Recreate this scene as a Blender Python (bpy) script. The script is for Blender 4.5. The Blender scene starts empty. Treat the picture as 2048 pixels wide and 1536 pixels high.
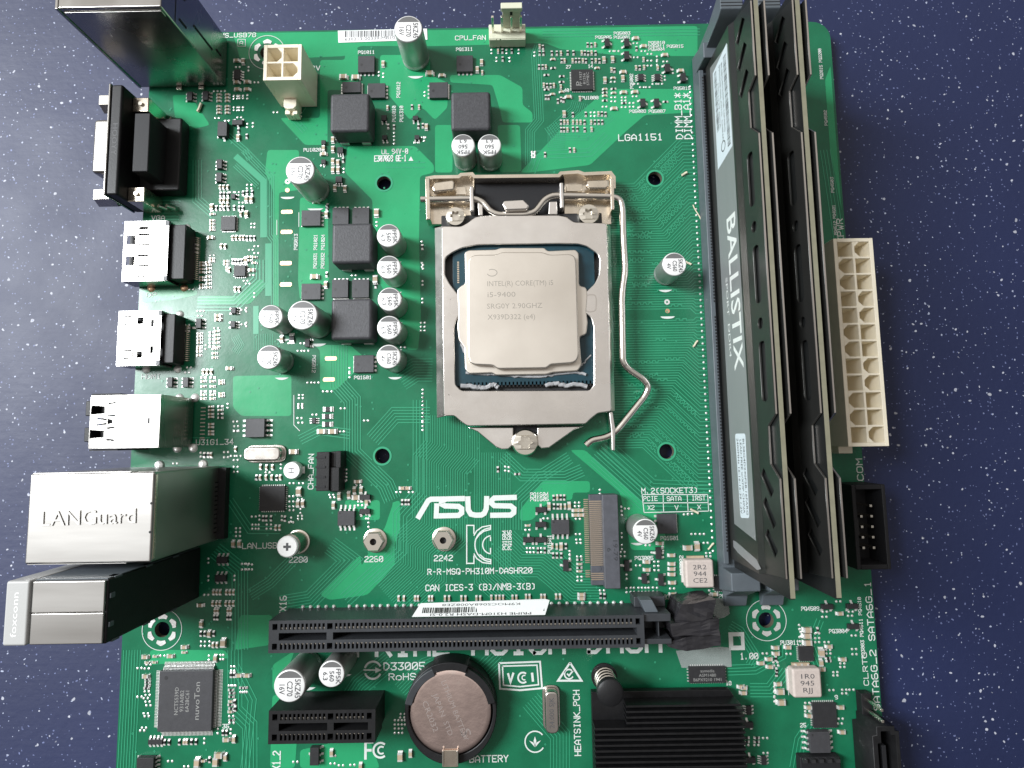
import bpy, bmesh, math, random
from mathutils import Matrix, Vector, Euler

scene = bpy.context.scene
K = 0.001                                   # everything below is written in millimetres
rad = math.radians

# ------------------------------------------------------------------ camera
CAM_LOC = (91.1165, 46.9223, 151.3126)
CAM_ROT = (0.098241, 0.003498, -0.016270)
CAM_LENS = 20.0166
cd = bpy.data.cameras.new('camera')
cam = bpy.data.objects.new('camera', cd)
scene.collection.objects.link(cam)
cam.location = [c * K for c in CAM_LOC]
cam.rotation_euler = CAM_ROT
cd.sensor_fit = 'HORIZONTAL'; cd.sensor_width = 36.0; cd.lens = CAM_LENS
cd.clip_start = 0.005; cd.clip_end = 50.0
scene.camera = cam
scene.render.resolution_x = 1024; scene.render.resolution_y = 768

# ------------------------------------------------------------------ room light
world = bpy.data.worlds.new('World'); scene.world = world; world.use_nodes = True
wn = world.node_tree.nodes; wl = world.node_tree.links
wbg = wn['Background']; wbg.inputs['Strength'].default_value = 1.0
# plain room: pale ceiling and wall on the window side, dimmer where the photographer stands
wtc = wn.new('ShaderNodeTexCoord'); wdot = wn.new('ShaderNodeVectorMath'); wdot.operation = 'DOT_PRODUCT'; wdot.inputs[1].default_value = (-0.25, 0.52, 0.82)
wr = wn.new('ShaderNodeValToRGB')
wl.new(wtc.outputs['Generated'], wdot.inputs[0]); wl.new(wdot.outputs['Value'], wr.inputs[0]); wl.new(wr.outputs[0], wbg.inputs['Color'])
wr.color_ramp.elements[0].position = 0.0; wr.color_ramp.elements[0].color = (0.06, 0.056, 0.055, 1)
wr.color_ramp.elements[1].position = 1.0; wr.color_ramp.elements[1].color = (0.84, 0.80, 0.75, 1)
el = wr.color_ramp.elements.new(0.5); el.color = (0.235, 0.222, 0.215, 1)

def area(name, loc, target, sx, sy, power, col):
    l = bpy.data.lights.new(name, 'AREA'); l.shape = 'RECTANGLE'; l.size = sx; l.size_y = sy; l.energy = power; l.color = col
    o = bpy.data.objects.new(name, l); scene.collection.objects.link(o); o.location = loc
    o.rotation_euler = (Vector(target) - Vector(loc)).to_track_quat('-Z', 'Y').to_euler()
    return o
# tall window to the left of the table
area('window_light', (-0.62, 0.29, 0.68), (0.07, 0.07, 0.0), 0.25, 0.44, 18.0, (0.93, 0.97, 1.0))

scene.view_settings.view_transform = 'Standard'; scene.view_settings.look = 'None'
scene.view_settings.exposure = 0.0; scene.view_settings.gamma = 1.0
scene.view_settings.use_curve_mapping = False

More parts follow.
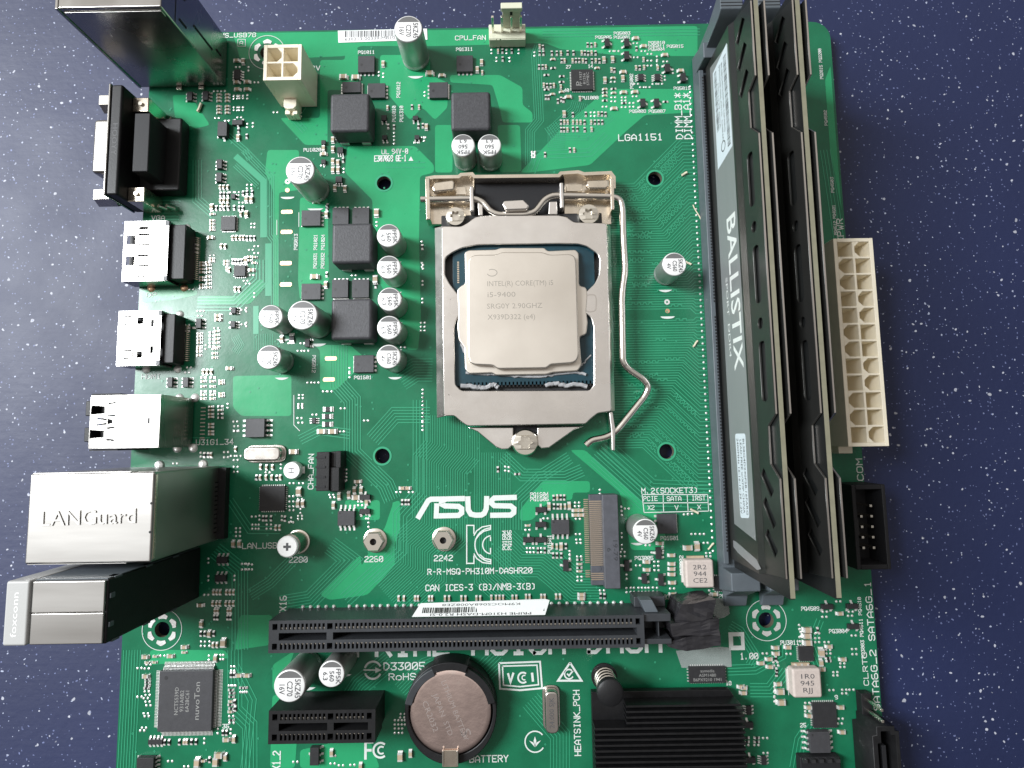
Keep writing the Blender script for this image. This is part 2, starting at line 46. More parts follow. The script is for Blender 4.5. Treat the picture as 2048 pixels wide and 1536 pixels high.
# measured layout of the board, millimetres from the lower left mounting hole
SMD = [(100.2,157.71,'v','c'),(101.14,157.44,'v','r'),(98.75,155.61,'v','p'),(100.16,155.7,'v','r'),(101.22,155.68,'v','r'),(103.61,155.64,'v','r'),(105.02,155.61,'v','r'),(106.2,155.59,'v','c'),(108.08,155.68,'v','r'),(109.72,155.65,'v','r'),(112.07,155.61,'v','c'),(112.97,155.59,'v','r'),(113.9,155.45,'v','r'),(114.84,155.55,'v','c'),(115.97,155.48,'v','r'),(113.79,157.96,'v','r'),(114.87,157.86,'v','r'),(115.91,157.99,'v','c'),(106.33,153.34,'v','r'),(107.15,153.32,'v','c'),(109.43,153.28,'v','c'),(110.37,153.34,'v','r'),(111.3,153.32,'v','r'),(112.31,153.22,'v','c'),(113.18,153.13,'v','r'),(114.89,153.1,'v','r'),(115.95,153.16,'v','c'),(117.0,153.06,'v','r'),(103.87,153.76,'h','c'),(118.25,153.36,'v','C'),(120.7,153.44,'v','C'),(99.91,151.58,'v','r'),(100.94,151.57,'v','r'),(101.83,151.55,'v','c'),(103.88,151.14,'h','r'),(101.94,149.11,'h','r'),(106.26,148.65,'h','r'),(106.17,146.94,'h','r'),(101.13,146.1,'v','c'),(102.06,145.95,'v','r'),(103.06,145.94,'v','r'),(103.97,145.99,'v','c'),(101.91,144.74,'h','r'),(105.9,145.51,'v','c'),(106.1,143.97,'h','c'),(103.52,143.33,'h','c'),(101.63,142.5,'v','r'),(102.38,142.49,'v','r'),(104.98,141.28,'v','r'),(105.93,141.81,'v','r'),(106.55,141.55,'v','r'),(107.92,142.39,'h','C'),(116.3,150.9,'h','c'),(111.17,141.96,'v','c'),(120.31,150.33,'v','c'),(121.12,150.19,'v','r'),(120.69,147.84,'h','c'),(120.66,146.85,'h','p'),(118.34,147.26,'v','C'),(123.56,149.52,'h','C'),(123.38,147.66,'v','C'),(118.25,144.54,'h','c'),(118.22,143.55,'h','r'),(118.19,142.57,'h','c'),(118.14,141.21,'h','r'),(118.09,139.49,'h','p'),(120.7,144.62,'h','r'),(120.66,143.38,'h','c'),(120.62,142.23,'h','p'),(120.58,141.04,'h','p'),(120.62,138.71,'h','C'),(123.46,143.46,'h','C'),(123.53,142.17,'h','p'),(123.5,141.24,'h','p'),(123.47,140.38,'h','r'),(123.43,139.27,'h','p'),(126.61,143.52,'h','C'),(126.62,142.41,'h','p'),(125.68,140.46,'h','p'),(125.64,139.35,'h','p'),(106.63,137.49,'v','C'),(109.07,137.2,'v','r'),(112.67,137.26,'v','r'),(114.18,137.36,'v','p'),(115.23,137.34,'v','p'),(116.2,137.32,'v','c'),(117.2,137.3,'v','r'),(118.2,137.16,'v','r'),(105.69,135.06,'v','r'),(106.62,135.05,'v','c'),(107.55,135.03,'v','c'),(109.05,135.0,'v','c'),(110.17,134.98,'v','c'),(111.14,134.96,'v','c'),(112.25,134.87,'v','r'),(114.11,134.91,'v','c'),(115.15,134.89,'v','r'),(116.2,134.87,'v','r'),(117.19,134.85,'v','r'),(105.71,132.87,'v','r'),(106.52,132.85,'v','r'),(107.44,132.84,'v','c'),(109.0,132.93,'v','r'),(110.16,132.91,'v','r'),(112.24,132.75,'v','r'),(114.16,132.84,'v','c'),(107.98,126.88,'v','r'),(109.14,126.86,'v','c'),(97.46,126.1,'v','p'),(98.27,126.09,'v','p'),(101.03,125.68,'v','r'),(127.45,159.59,'h','C'),(127.4,158.33,'h','p'),(127.57,156.57,'v','r'),(129.59,157.16,'h','C'),(129.59,155.9,'h','p'),(127.36,154.07,'h','p'),(129.44,153.28,'v','c'),(131.27,154.99,'h','p'),(131.19,153.0,'h','p'),(131.13,151.5,'h','p'),(133.33,153.7,'v','p'),(133.27,152.21,'v','p'),(133.32,150.71,'v','c'),(135.47,154.41,'h','C'),(135.63,152.66,'h','p'),(127.24,150.82,'v','c'),(128.29,150.8,'v','r'),(129.51,150.91,'v','c'),(137.61,149.64,'v','p'),(135.3,147.69,'v','p'),(139.71,149.6,'h','C'),(127.18,146.11,'h','p'),(135.11,140.53,'h','r'),(120.62,156.07,'h','p'),(122.03,156.04,'h','p'),(132.31,146.01,'h','p'),(133.94,145.98,'h','p'),(128.77,145.09,'h','p'),(130.4,145.06,'h','p'),(14.7,148.5,'h','C'),(17.64,148.56,'h','C'),(14.97,146.36,'h','C'),(17.7,146.31,'h','C'),(9.77,144.96,'h','c'),(12.15,144.92,'h','c'),(9.8,144.0,'h','c'),(12.18,143.96,'h','c'),(9.83,143.04,'h','c'),(12.21,143.0,'h','c'),(9.89,141.44,'h','c'),(12.27,141.4,'h','c'),(9.92,140.49,'h','c'),(12.3,140.44,'h','c'),(9.95,139.53,'h','c'),(12.33,139.49,'h','c'),(14.38,144.66,'h','p'),(15.93,144.63,'h','p'),(14.4,143.91,'h','p'),(15.96,143.89,'h','p'),(14.49,141.25,'h','p'),(16.04,141.22,'h','p'),(14.51,140.4,'h','p'),(16.06,140.38,'h','p'),(15.55,134.25,'v','r'),(15.61,132.15,'v','C'),(19.51,135.97,'v','p'),(17.91,135.79,'v','p'),(17.66,144.28,'v','p'),(17.91,132.53,'v','r'),(20.06,148.53,'h','p'),(25.75,139.56,'h','p'),(9.4,138.17,'h','p'),(14.5,154.96,'h','C'),(16.34,154.71,'v','C'),(14.66,153.23,'h','p'),(17.72,152.64,'v','p'),(8.72,146.15,'h','p'),(10.74,146.12,'h','p'),(12.24,137.37,'h','p'),(15.63,138.26,'h','p'),(10.98,117.84,'v','c'),(11.97,117.82,'v','c'),(13.06,117.8,'v','c'),(11.15,115.78,'v','r'),(12.14,115.76,'v','r'),(13.23,115.74,'v','r'),(11.21,114.03,'v','c'),(12.2,114.01,'v','c'),(13.29,113.99,'v','c'),(11.85,112.68,'v','c'),(13.23,112.66,'v','c'),(8.9,112.12,'v','C'),(10.13,111.89,'v','r'),(11.28,111.87,'v','r'),(12.27,111.86,'v','r'),(13.46,111.83,'v','r'),(15.04,111.91,'v','r'),(16.43,111.68,'v','r'),(17.42,111.66,'v','r'),(17.39,115.97,'v','r'),(18.47,116.16,'v','r'),(19.86,116.14,'v','r'),(18.43,114.21,'v','C'),(19.76,114.18,'v','C'),(18.42,118.02,'v','p'),(19.65,117.99,'v','p'),(16.97,110.03,'v','c'),(18.55,110.0,'v','C'),(9.16,110.17,'h','c'),(9.13,108.33,'h','c'),(9.16,107.42,'h','c'),(9.19,106.5,'h','c'),(9.22,105.69,'h','c'),(8.91,103.46,'h','C'),(14.91,103.35,'v','c'),(15.9,103.34,'v','c'),(16.98,103.32,'v','c'),(17.87,103.3,'v','c'),(18.85,103.18,'v','r'),(19.84,103.17,'v','r'),(20.82,103.15,'v','r'),(11.84,101.08,'v','c'),(12.93,100.96,'v','c'),(16.39,112.91,'v','p'),(17.38,112.89,'v','p'),(19.93,106.82,'v','p'),(20.82,106.8,'v','p'),(14.3,116.44,'h','p'),(15.69,116.42,'h','p'),(21.47,100.91,'h','p'),(21.53,98.99,'h','p'),(20.03,99.93,'h','p'),(6.72,96.5,'h','c'),(8.39,96.47,'h','c'),(6.75,95.69,'h','c'),(8.61,95.76,'h','c'),(6.79,94.69,'h','c'),(8.65,94.76,'h','c'),(6.82,93.79,'h','c'),(8.68,93.76,'h','c'),(6.87,92.39,'h','c'),(8.72,92.55,'h','c'),(6.9,91.59,'h','c'),(8.76,91.55,'h','c'),(6.95,90.29,'h','c'),(8.8,90.56,'h','c'),(6.98,89.49,'h','c'),(8.83,89.56,'h','c'),(9.43,97.56,'h','c'),(9.45,96.85,'h','c'),(9.39,98.56,'h','p'),(15.14,96.75,'v','r'),(15.93,96.64,'v','r'),(16.71,96.62,'v','r'),(17.59,96.71,'v','r'),(18.76,96.89,'v','C'),(19.81,97.88,'h','c'),(19.84,96.87,'h','c'),(21.09,97.75,'h','c'),(21.13,96.15,'h','c'),(20.4,94.15,'h','C'),(20.44,92.85,'h','p'),(13.37,96.78,'h','c'),(13.4,95.98,'h','c'),(13.64,94.77,'v','c'),(14.24,94.36,'v','c'),(16.07,88.94,'v','c'),(17.14,88.92,'v','c'),(18.83,91.28,'h','p'),(19.44,90.47,'h','p'),(11.74,81.68,'h','C'),(11.77,80.6,'h','C'),(11.27,78.35,'h','p'),(6.87,76.85,'h','c'),(6.9,76.07,'h','c'),(6.93,75.19,'h','c'),(6.97,74.31,'h','c'),(7.0,73.33,'h','c'),(11.49,77.46,'h','c'),(11.53,76.38,'h','c'),(11.57,75.3,'h','c'),(11.61,74.23,'h','c'),(11.65,73.06,'h','c'),(10.15,77.19,'h','r'),(10.18,76.21,'h','r'),(10.22,75.23,'h','r'),(10.25,74.25,'h','r'),(10.29,73.27,'h','r'),(21.28,87.26,'v','p'),(18.48,83.24,'h','p'),(18.6,79.2,'h','p'),(19.26,83.23,'v','p'),(19.38,79.19,'v','p'),(4.07,89.14,'h','p'),(6.44,83.15,'h','p'),(7.22,83.14,'h','p'),(6.69,81.77,'h','p'),(3.29,79.27,'h','p'),(3.32,78.48,'h','p'),(3.35,77.69,'h','p'),(4.68,78.46,'h','r'),(6.87,72.76,'h','c'),(6.9,71.95,'h','c'),(6.94,70.92,'h','c'),(11.09,72.69,'h','c'),(11.14,71.42,'h','c'),(11.18,70.27,'h','c'),(8.57,73.19,'v','p'),(8.25,66.43,'v','c'),(9.27,66.41,'v','c'),(10.4,66.39,'v','c'),(8.3,64.94,'h','r'),(10.8,64.9,'h','r'),(8.34,63.91,'h','c'),(10.83,63.87,'h','c'),(8.39,62.55,'h','c'),(10.88,62.51,'h','c'),(8.44,61.18,'h','r'),(10.93,61.14,'h','r'),(8.47,60.28,'h','c'),(10.96,60.24,'h','c'),(8.51,59.26,'h','c'),(11.0,59.22,'h','c'),(13.21,63.95,'h','c'),(13.24,63.26,'h','c'),(13.33,60.54,'h','c'),(13.35,59.86,'h','c'),(15.26,67.27,'h','C'),(10.62,57.07,'h','c'),(10.65,56.17,'h','c'),(10.69,55.16,'h','c'),(10.72,54.37,'h','c'),(10.79,52.46,'h','c'),(10.81,51.67,'h','c'),(10.85,50.55,'h','c'),(10.88,49.77,'h','c'),(13.1,57.15,'h','r'),(13.14,56.13,'h','c'),(13.17,55.12,'h','r'),(13.21,54.1,'h','r'),(8.27,44.46,'v','p'),(9.28,44.33,'v','r'),(10.29,44.32,'v','r'),(11.08,44.3,'v','c'),(17.52,45.76,'v','c'),(16.8,43.99,'h','p'),(18.36,43.96,'h','p'),(17.62,42.87,'h','p'),(14.97,45.02,'h','p'),(15.02,43.69,'h','p'),(17.18,53.03,'h','p'),(17.45,51.79,'h','p'),(17.49,50.55,'h','r'),(15.02,57.23,'v','p'),(1.65,42.24,'h','p'),(24.26,40.99,'v','c'),(25.83,40.85,'v','c'),(27.4,40.83,'v','c'),(4.22,67.75,'h','p'),(3.82,66.39,'h','p'),(17.67,41.1,'h','p'),(17.71,39.77,'h','p'),(21.3,16.12,'h','p'),(21.34,14.74,'h','p'),(18.17,12.62,'v','p'),(13.03,9.17,'v','c'),(13.88,9.16,'v','c'),(14.74,9.14,'v','c'),(16.36,9.12,'v','c'),(17.27,9.1,'v','c'),(18.18,9.09,'v','c'),(12.92,6.34,'v','c'),(13.89,6.32,'v','c'),(14.78,6.31,'v','c'),(16.31,6.29,'v','c'),(17.26,6.27,'v','c'),(18.21,6.26,'v','c'),(13.59,4.57,'v','c'),(14.3,4.56,'v','c'),(16.91,4.52,'v','c'),(17.62,4.51,'v','c'),(13.45,2.93,'v','r'),(14.21,2.91,'v','r'),(16.83,2.87,'v','r'),(17.57,2.86,'v','r'),(16.07,-3.39,'v','B'),(10.19,1.33,'v','C'),(10.08,-1.09,'v','r'),(11.08,-1.1,'v','r'),(12.28,-1.12,'v','C'),(13.39,-1.14,'v','r'),(10.17,-3.69,'v','p'),(11.18,-3.71,'v','p'),(12.38,-3.72,'v','p'),(13.33,-3.93,'v','c'),(14.33,-3.95,'v','c'),(12.3,-7.18,'v','p'),(15.29,-7.03,'v','p'),(15.99,-7.04,'v','p'),(14.1,-7.2,'v','C'),(9.81,6.0,'h','C'),(11.03,8.51,'h','p'),(11.23,17.07,'v','p'),(11.39,12.63,'v','p'),(6.09,-4.3,'h','C'),(6.02,-5.62,'h','c'),(-3.82,-6.57,'h','C'),(-1.3,-6.5,'h','c'),(0.43,-6.48,'h','p'),(2.61,-6.45,'h','C'),(-3.29,-8.01,'h','c'),(-1.46,-7.93,'h','c'),(-3.04,-8.57,'h','p'),(-5.29,-9.41,'h','p'),(-3.45,-9.55,'h','p'),(-3.49,-11.3,'h','C'),(-3.11,-12.07,'h','r'),(-3.07,-12.84,'h','r'),(-3.03,-13.6,'h','r'),(-3.23,-14.26,'h','r'),(-3.19,-15.13,'h','p'),(-2.92,-16.0,'h','p'),(-3.34,-16.76,'h','p'),(-2.85,-17.63,'h','p'),(-2.58,-18.5,'h','p'),(-4.96,-16.41,'h','p'),(-3.17,-20.44,'h','p'),(-2.91,-21.1,'h','p'),(-3.46,-23.89,'h','p'),(-3.89,-24.53,'h','p'),(18.12,-9.87,'v','p'),(18.92,-9.88,'v','p'),(18.16,-11.3,'v','r'),(18.97,-11.31,'v','r'),(20.23,-11.44,'h','C'),(22.29,-11.47,'h','C'),(18.14,-14.03,'h','p'),(18.82,-14.04,'h','p'),(18.28,-15.01,'h','r'),(18.54,-15.78,'h','r'),(18.45,-16.64,'h','r'),(18.37,-17.73,'h','c'),(18.28,-18.6,'h','r'),(18.54,-19.47,'h','r'),(18.34,-20.22,'h','c'),(18.49,-21.41,'h','p'),(18.63,-22.28,'h','r'),(18.65,-23.03,'h','p'),(19.29,-17.96,'v','r'),(19.45,-19.48,'v','r'),(21.12,-14.51,'h','r'),(21.69,-14.52,'h','r'),(21.16,-15.6,'h','p'),(21.73,-15.61,'h','p'),(15.2,-24.92,'v','p'),(16.57,-25.26,'v','r'),(17.48,-25.27,'v','r'),(18.49,-25.07,'v','p'),(17.53,-26.88,'h','C'),(19.45,-26.8,'v','C'),(1.91,-27.3,'v','r'),(3.04,-27.31,'v','r'),(5.65,-27.35,'v','r'),(6.89,-27.26,'v','c'),(7.57,-27.27,'v','c'),(8.71,-27.29,'v','r'),(9.84,-27.31,'v','r'),(11.88,-27.23,'v','p'),(10.48,-32.12,'v','B'),(11.93,-31.82,'h','c'),(13.4,-31.63,'v','r'),(15.1,-31.97,'v','B'),(15.84,-30.49,'h','B'),(17.44,-31.05,'v','C'),(7.59,-33.25,'h','p'),(3.47,-31.91,'h','p'),(29.59,41.0,'v','p'),(23.24,38.27,'v','r'),(24.22,38.25,'v','c'),(25.8,38.23,'v','c'),(27.28,38.21,'v','c'),(28.57,38.09,'v','r'),(29.51,38.17,'v','c'),(26.17,39.49,'h','p'),(32.55,36.56,'h','p'),(35.01,36.52,'h','p'),(34.56,34.4,'v','B'),(32.52,33.17,'h','p'),(32.55,31.81,'h','p'),(32.58,30.56,'h','p'),(32.6,29.59,'h','p'),(34.8,32.45,'h','p'),(34.33,31.3,'v','C'),(35.61,31.28,'v','C'),(34.96,29.36,'v','p'),(34.89,28.11,'h','p'),(34.9,27.34,'h','p'),(22.74,28.11,'h','p'),(24.21,27.8,'v','p'),(25.3,27.69,'v','r'),(26.12,27.67,'v','r'),(27.35,27.66,'v','r'),(30.1,27.61,'v','p'),(30.98,27.5,'v','r'),(32.55,27.19,'v','p'),(32.57,26.52,'h','p'),(22.42,25.53,'v','p'),(23.3,25.51,'v','p'),(24.08,25.5,'v','p'),(26.18,25.47,'v','p'),(27.31,25.45,'v','p'),(28.65,25.24,'v','c'),(29.66,25.22,'v','c'),(18.71,25.2,'h','p'),(18.74,24.24,'h','p'),(18.77,23.19,'h','p'),(17.76,21.3,'v','C'),(19.32,21.27,'v','C'),(20.55,16.13,'h','p'),(22.11,15.91,'h','p'),(20.59,14.71,'h','p'),(22.14,14.68,'h','p'),(46.29,39.91,'h','p'),(46.31,38.88,'h','p'),(46.32,37.96,'h','p'),(46.33,37.12,'h','p'),(49.98,36.77,'h','C'),(50.09,35.76,'h','p'),(49.12,34.45,'v','C'),(50.85,34.52,'v','C'),(49.63,32.7,'h','B'),(47.66,33.31,'v','C'),(45.1,33.06,'v','C'),(43.04,33.39,'h','p'),(43.34,32.71,'h','p'),(43.66,30.77,'v','C'),(50.62,31.53,'h','p'),(50.63,30.56,'h','p'),(52.29,31.5,'v','C'),(52.23,27.65,'v','p'),(52.82,26.58,'v','p'),(52.83,25.53,'v','p'),(101.21,31.73,'v','r'),(102.16,31.83,'v','c'),(103.09,31.81,'v','r'),(103.98,31.8,'v','r'),(99.94,29.57,'v','C'),(101.27,29.55,'v','r'),(102.26,29.49,'v','r'),(103.03,29.48,'v','c'),(104.14,29.46,'v','c'),(105.25,29.6,'v','C'),(107.37,30.37,'h','p'),(107.35,29.46,'h','p'),(106.88,28.48,'h','C'),(108.09,28.46,'h','C'),(106.85,27.25,'h','C'),(108.17,27.23,'h','C'),(107.48,26.2,'h','p'),(99.1,26.44,'h','p'),(94.32,24.78,'h','c'),(94.3,23.59,'h','p'),(107.37,22.31,'h','p'),(107.44,20.9,'h','p'),(107.53,20.04,'h','p'),(100.59,19.4,'v','c'),(101.73,19.27,'v','c'),(102.85,19.26,'v','C'),(104.1,19.34,'v','r'),(94.09,18.43,'v','p'),(94.92,18.41,'v','p'),(95.84,18.4,'v','p'),(96.83,18.38,'v','r'),(97.75,18.37,'v','p'),(98.59,18.36,'v','r'),(100.75,17.04,'v','r'),(101.74,17.02,'v','r'),(102.84,17.0,'v','r'),(105.11,17.5,'v','p'),(105.09,16.65,'v','p'),(107.54,16.61,'h','p'),(107.52,15.86,'h','r'),(107.49,14.79,'h','c'),(107.47,13.83,'h','r'),(107.44,12.98,'h','c'),(107.51,11.49,'h','p'),(107.48,10.54,'h','p'),(93.54,6.73,'v','c'),(94.45,6.71,'v','c'),(97.46,6.67,'v','c'),(98.33,6.65,'v','c'),(101.28,6.71,'v','c'),(102.26,6.7,'v','c'),(107.82,7.14,'h','C'),(107.8,6.19,'h','C'),(112.71,6.75,'v','r'),(113.69,6.63,'v','r'),(113.19,8.01,'h','p'),(113.43,33.07,'v','p'),(118.82,28.62,'v','p'),(118.89,27.53,'v','p'),(118.71,21.82,'v','p'),(118.61,18.82,'v','p'),(118.77,17.59,'h','p'),(118.74,16.5,'h','p'),(125.38,19.19,'h','p'),(128.47,19.68,'h','C'),(129.25,18.24,'v','p'),(129.18,16.61,'v','p'),(126.84,17.33,'h','p'),(124.87,15.05,'h','C'),(124.86,13.09,'h','C'),(122.68,14.13,'h','p'),(131.33,16.64,'h','C'),(131.31,14.47,'h','C'),(131.25,13.19,'h','C'),(131.19,11.84,'h','C'),(127.44,15.01,'h','p'),(127.4,13.93,'h','p'),(127.42,12.84,'h','p'),(131.24,9.75,'h','C'),(131.24,8.2,'h','p'),(131.25,6.86,'h','C'),(119.59,11.34,'v','p'),(119.47,7.98,'v','p'),(120.58,8.03,'v','p'),(121.41,8.02,'v','p'),(122.59,8.0,'v','p'),(123.49,7.99,'v','p'),(124.38,7.97,'v','p'),(125.21,7.96,'v','p'),(126.32,8.01,'v','p'),(127.36,7.93,'v','p'),(135.66,18.48,'h','B'),(137.98,18.79,'v','B'),(140.45,19.56,'h','p'),(140.95,16.97,'h','p'),(140.98,16.15,'h','p'),(137.36,21.87,'h','p'),(139.59,21.83,'h','p'),(141.95,6.7,'h','C'),(140.73,7.05,'v','p'),(124.83,5.35,'h','r'),(118.72,14.2,'h','p'),(173.74,4.33,'h','p'),(170.09,1.84,'h','p'),(169.91,0.57,'h','p'),(173.72,1.42,'h','C'),(176.74,1.74,'h','p'),(176.48,0.74,'h','p'),(177.05,-4.15,'h','p'),(165.02,-2.43,'h','B'),(164.83,-3.87,'h','B'),(164.9,-5.58,'h','B'),(163.28,-1.86,'v','p'),(163.54,-3.58,'v','p'),(163.18,-4.84,'v','p'),(167.81,-2.65,'v','r'),(167.76,-3.47,'h','p'),(167.68,-4.64,'h','p'),(167.61,-5.62,'h','p'),(170.03,-5.66,'h','p'),(170.34,-6.65,'h','C'),(156.8,-6.72,'h','C'),(159.88,-6.67,'h','C'),(156.81,-8.15,'h','C'),(154.1,-8.2,'h','p'),(160.15,-8.38,'h','p'),(154.96,-9.47,'h','C'),(152.85,-10.42,'h','C'),(155.03,-11.34,'h','C'),(156.73,-9.4,'v','r'),(156.67,-10.39,'h','p'),(156.81,-11.19,'h','p'),(156.73,-12.35,'v','r'),(156.69,-13.06,'v','r'),(168.28,-8.06,'v','B'),(170.27,-7.55,'h','p'),(170.3,-8.45,'h','p'),(169.95,-9.51,'h','r'),(170.08,-10.23,'h','r'),(168.11,-10.56,'v','C'),(168.18,-12.16,'h','C'),(176.9,-7.47,'h','p'),(176.9,-8.72,'h','p'),(173.65,-9.84,'h','C'),(173.66,-10.91,'h','p'),(173.6,-11.8,'h','p'),(171.74,-13.02,'h','p'),(171.69,-13.82,'h','p'),(162.2,-11.18,'h','B'),(163.69,-11.21,'h','B'),(156.91,-15.55,'h','C'),(157.17,-17.33,'h','B'),(148.15,-16.31,'h','C'),(147.98,-17.55,'h','C'),(170.41,-17.35,'h','p'),(173.66,-17.31,'h','p'),(175.51,-17.33,'h','p'),(173.59,-18.19,'h','p'),(157.27,-19.91,'h','B'),(156.01,-16.82,'v','p'),(155.94,-18.09,'v','p'),(155.86,-19.36,'v','p'),(164.12,-20.33,'h','p'),(164.17,-21.28,'h','C'),(163.98,-22.34,'h','p'),(164.14,-23.29,'h','C'),(172.25,-21.4,'h','C'),(172.26,-24.25,'h','p'),(171.96,-25.4,'h','p'),(148.24,-28.41,'h','r'),(148.19,-29.35,'h','r'),(148.14,-30.18,'h','p'),(150.78,-28.44,'h','r'),(150.72,-29.38,'h','r'),(150.67,-30.22,'h','p'),(152.97,-28.58,'h','p'),(152.87,-32.13,'h','p'),(172.15,-27.29,'h','C'),(59.85,-23.47,'v','p'),(60.74,-23.49,'v','p'),(61.63,-23.5,'v','p'),(62.4,-23.51,'v','p'),(59.86,-25.47,'v','p'),(60.86,-25.49,'v','p'),(61.74,-25.5,'v','p'),(61.84,-21.5,'h','p'),(61.74,-22.34,'h','p'),(61.32,-31.45,'v','B'),(63.86,-30.87,'v','C'),(44.08,-30.37,'v','C'),(44.42,-31.21,'h','p'),(44.34,-33.08,'h','p'),(34.95,-32.53,'h','p'),(51.4,-33.7,'v','C'),(46.44,-33.53,'h','p'),(49.31,-33.47,'h','p'),(29.08,75.05,'v','C'),(31.38,73.85,'h','p'),(34.69,73.8,'h','p'),(33.94,71.74,'h','p'),(35.76,71.71,'h','p'),(40.94,60.66,'h','p'),(42.19,60.64,'h','p'),(34.52,59.79,'h','p'),(34.53,58.96,'h','p'),(34.45,57.38,'h','p'),(34.47,56.36,'h','p'),(34.3,53.66,'h','p'),(34.55,52.42,'h','p'),(45.75,56.06,'h','p'),(45.6,49.93,'h','p'),(51.98,52.7,'h','p'),(38.23,54.5,'h','p'),(47.43,66.36,'v','p'),(47.45,64.87,'v','p'),(36.71,63.12,'h','p'),(38.64,63.08,'h','p'),(88.42,156.56,'v','c'),(89.64,156.54,'v','r'),(90.85,156.51,'v','p'),(92.27,156.49,'v','r'),(94.3,156.45,'v','p'),(87.98,154.19,'v','p'),(89.68,154.16,'v','r'),(91.71,154.12,'v','p'),(83.71,153.19,'v','C'),(82.48,151.06,'v','C'),(83.88,150.18,'v','c'),(86.59,156.59,'v','p'),(97.55,125.6,'v','p'),(98.15,125.59,'v','p'),(68.08,134.31,'v','C'),(67.08,134.75,'v','r'),(67.28,131.38,'h','p'),(44.81,149.4,'h','B'),(48.25,149.2,'h','B'),(55.92,153.27,'v','C'),(54.72,150.5,'v','p'),(55.93,150.05,'v','p'),(69.09,150.02,'h','B'),(72.52,149.44,'h','C'),(67.66,144.26,'v','p'),(64.04,140.29,'v','r'),(66.05,140.25,'v','c'),(65.85,134.55,'v','r'),(65.25,129.94,'h','p'),(67.45,130.94,'v','p'),(57.2,140.2,'v','c'),(57.43,134.7,'v','r'),(59.03,134.46,'v','r'),(59.04,132.36,'v','p'),(59.05,130.26,'v','p'),(56.65,130.09,'h','p'),(32.88,138.74,'v','p'),(42.04,130.99,'v','C'),(39.48,128.52,'v','C'),(42.08,128.26,'v','C'),(39.51,126.85,'h','C'),(42.13,124.72,'v','C'),(43.54,124.27,'v','C'),(44.92,125.08,'v','r'),(42.17,122.22,'v','C'),(43.64,122.19,'v','C'),(45.16,122.17,'v','p'),(42.84,117.04,'v','C'),(45.62,116.78,'v','C'),(39.36,123.73,'h','p'),(54.4,109.65,'v','B'),(40.74,111.94,'v','r'),(40.58,109.48,'v','C'),(40.57,111.39,'v','r'),(54.43,106.69,'v','p'),(40.86,92.62,'v','r'),(40.73,89.72,'v','C'),(37.68,91.95,'h','B'),(54.19,90.94,'v','B'),(54.2,89.31,'v','r'),(48.32,92.31,'h','p'),(37.66,113.12,'h','C'),(31.83,75.16,'v','k'),(61.68,72.25,'h','p'),(66.78,100.94,'v','p'),(66.96,99.84,'v','r'),(66.85,94.9,'v','p'),(67.13,94.35,'v','p'),(66.95,89.82,'v','p'),(66.95,84.94,'v','p'),(67.05,78.84,'h','p'),(67.04,77.77,'h','p'),(67.04,76.7,'h','p'),(86.73,39.35,'v','r'),(88.73,39.47,'v','p'),(89.66,39.3,'v','p'),(91.79,38.05,'h','r'),(61.75,34.88,'h','C'),(62.98,34.86,'h','C'),(60.67,33.83,'h','p'),(63.9,33.78,'h','p'),(61.6,31.25,'v','r'),(62.52,31.23,'v','r'),(63.29,31.22,'v','r'),(60.76,6.88,'v','c'),(62.12,6.85,'v','c'),(64.99,6.81,'v','c'),(65.74,6.8,'v','c'),(68.61,6.75,'v','c'),(69.37,6.74,'v','c'),(72.69,6.69,'v','c'),(73.75,6.68,'v','c'),(76.92,6.63,'v','c'),(77.97,6.61,'v','c'),(80.78,6.57,'v','c'),(81.75,6.55,'v','c'),(84.62,6.66,'v','c'),(85.82,6.64,'v','c'),(86.73,6.62,'v','c'),(87.63,6.61,'v','c'),(90.05,6.57,'v','c'),(91.04,6.56,'v','c'),(120.29,28.65,'h','p'),(135.65,26.9,'h','p'),(136.73,27.03,'h','p'),(67.02,60.17,'v','p'),(67.02,59.12,'v','p'),(67.02,58.08,'v','p'),(67.02,57.04,'v','p'),(67.02,55.99,'v','p'),(67.02,54.95,'v','p'),(67.02,53.92,'v','p'),(67.02,52.88,'v','p'),(67.01,51.5,'v','p'),(67.01,50.47,'v','p'),(41.88,55.89,'h','k'),(41.73,53.99,'h','k'),(41.77,51.91,'h','k'),(40.24,50.04,'h','B'),(43.18,49.99,'h','B'),(34.4,56.88,'h','p'),(32.92,44.84,'h','B'),(46.62,37.48,'v','p'),(147.47,-16.08,'h','C')]
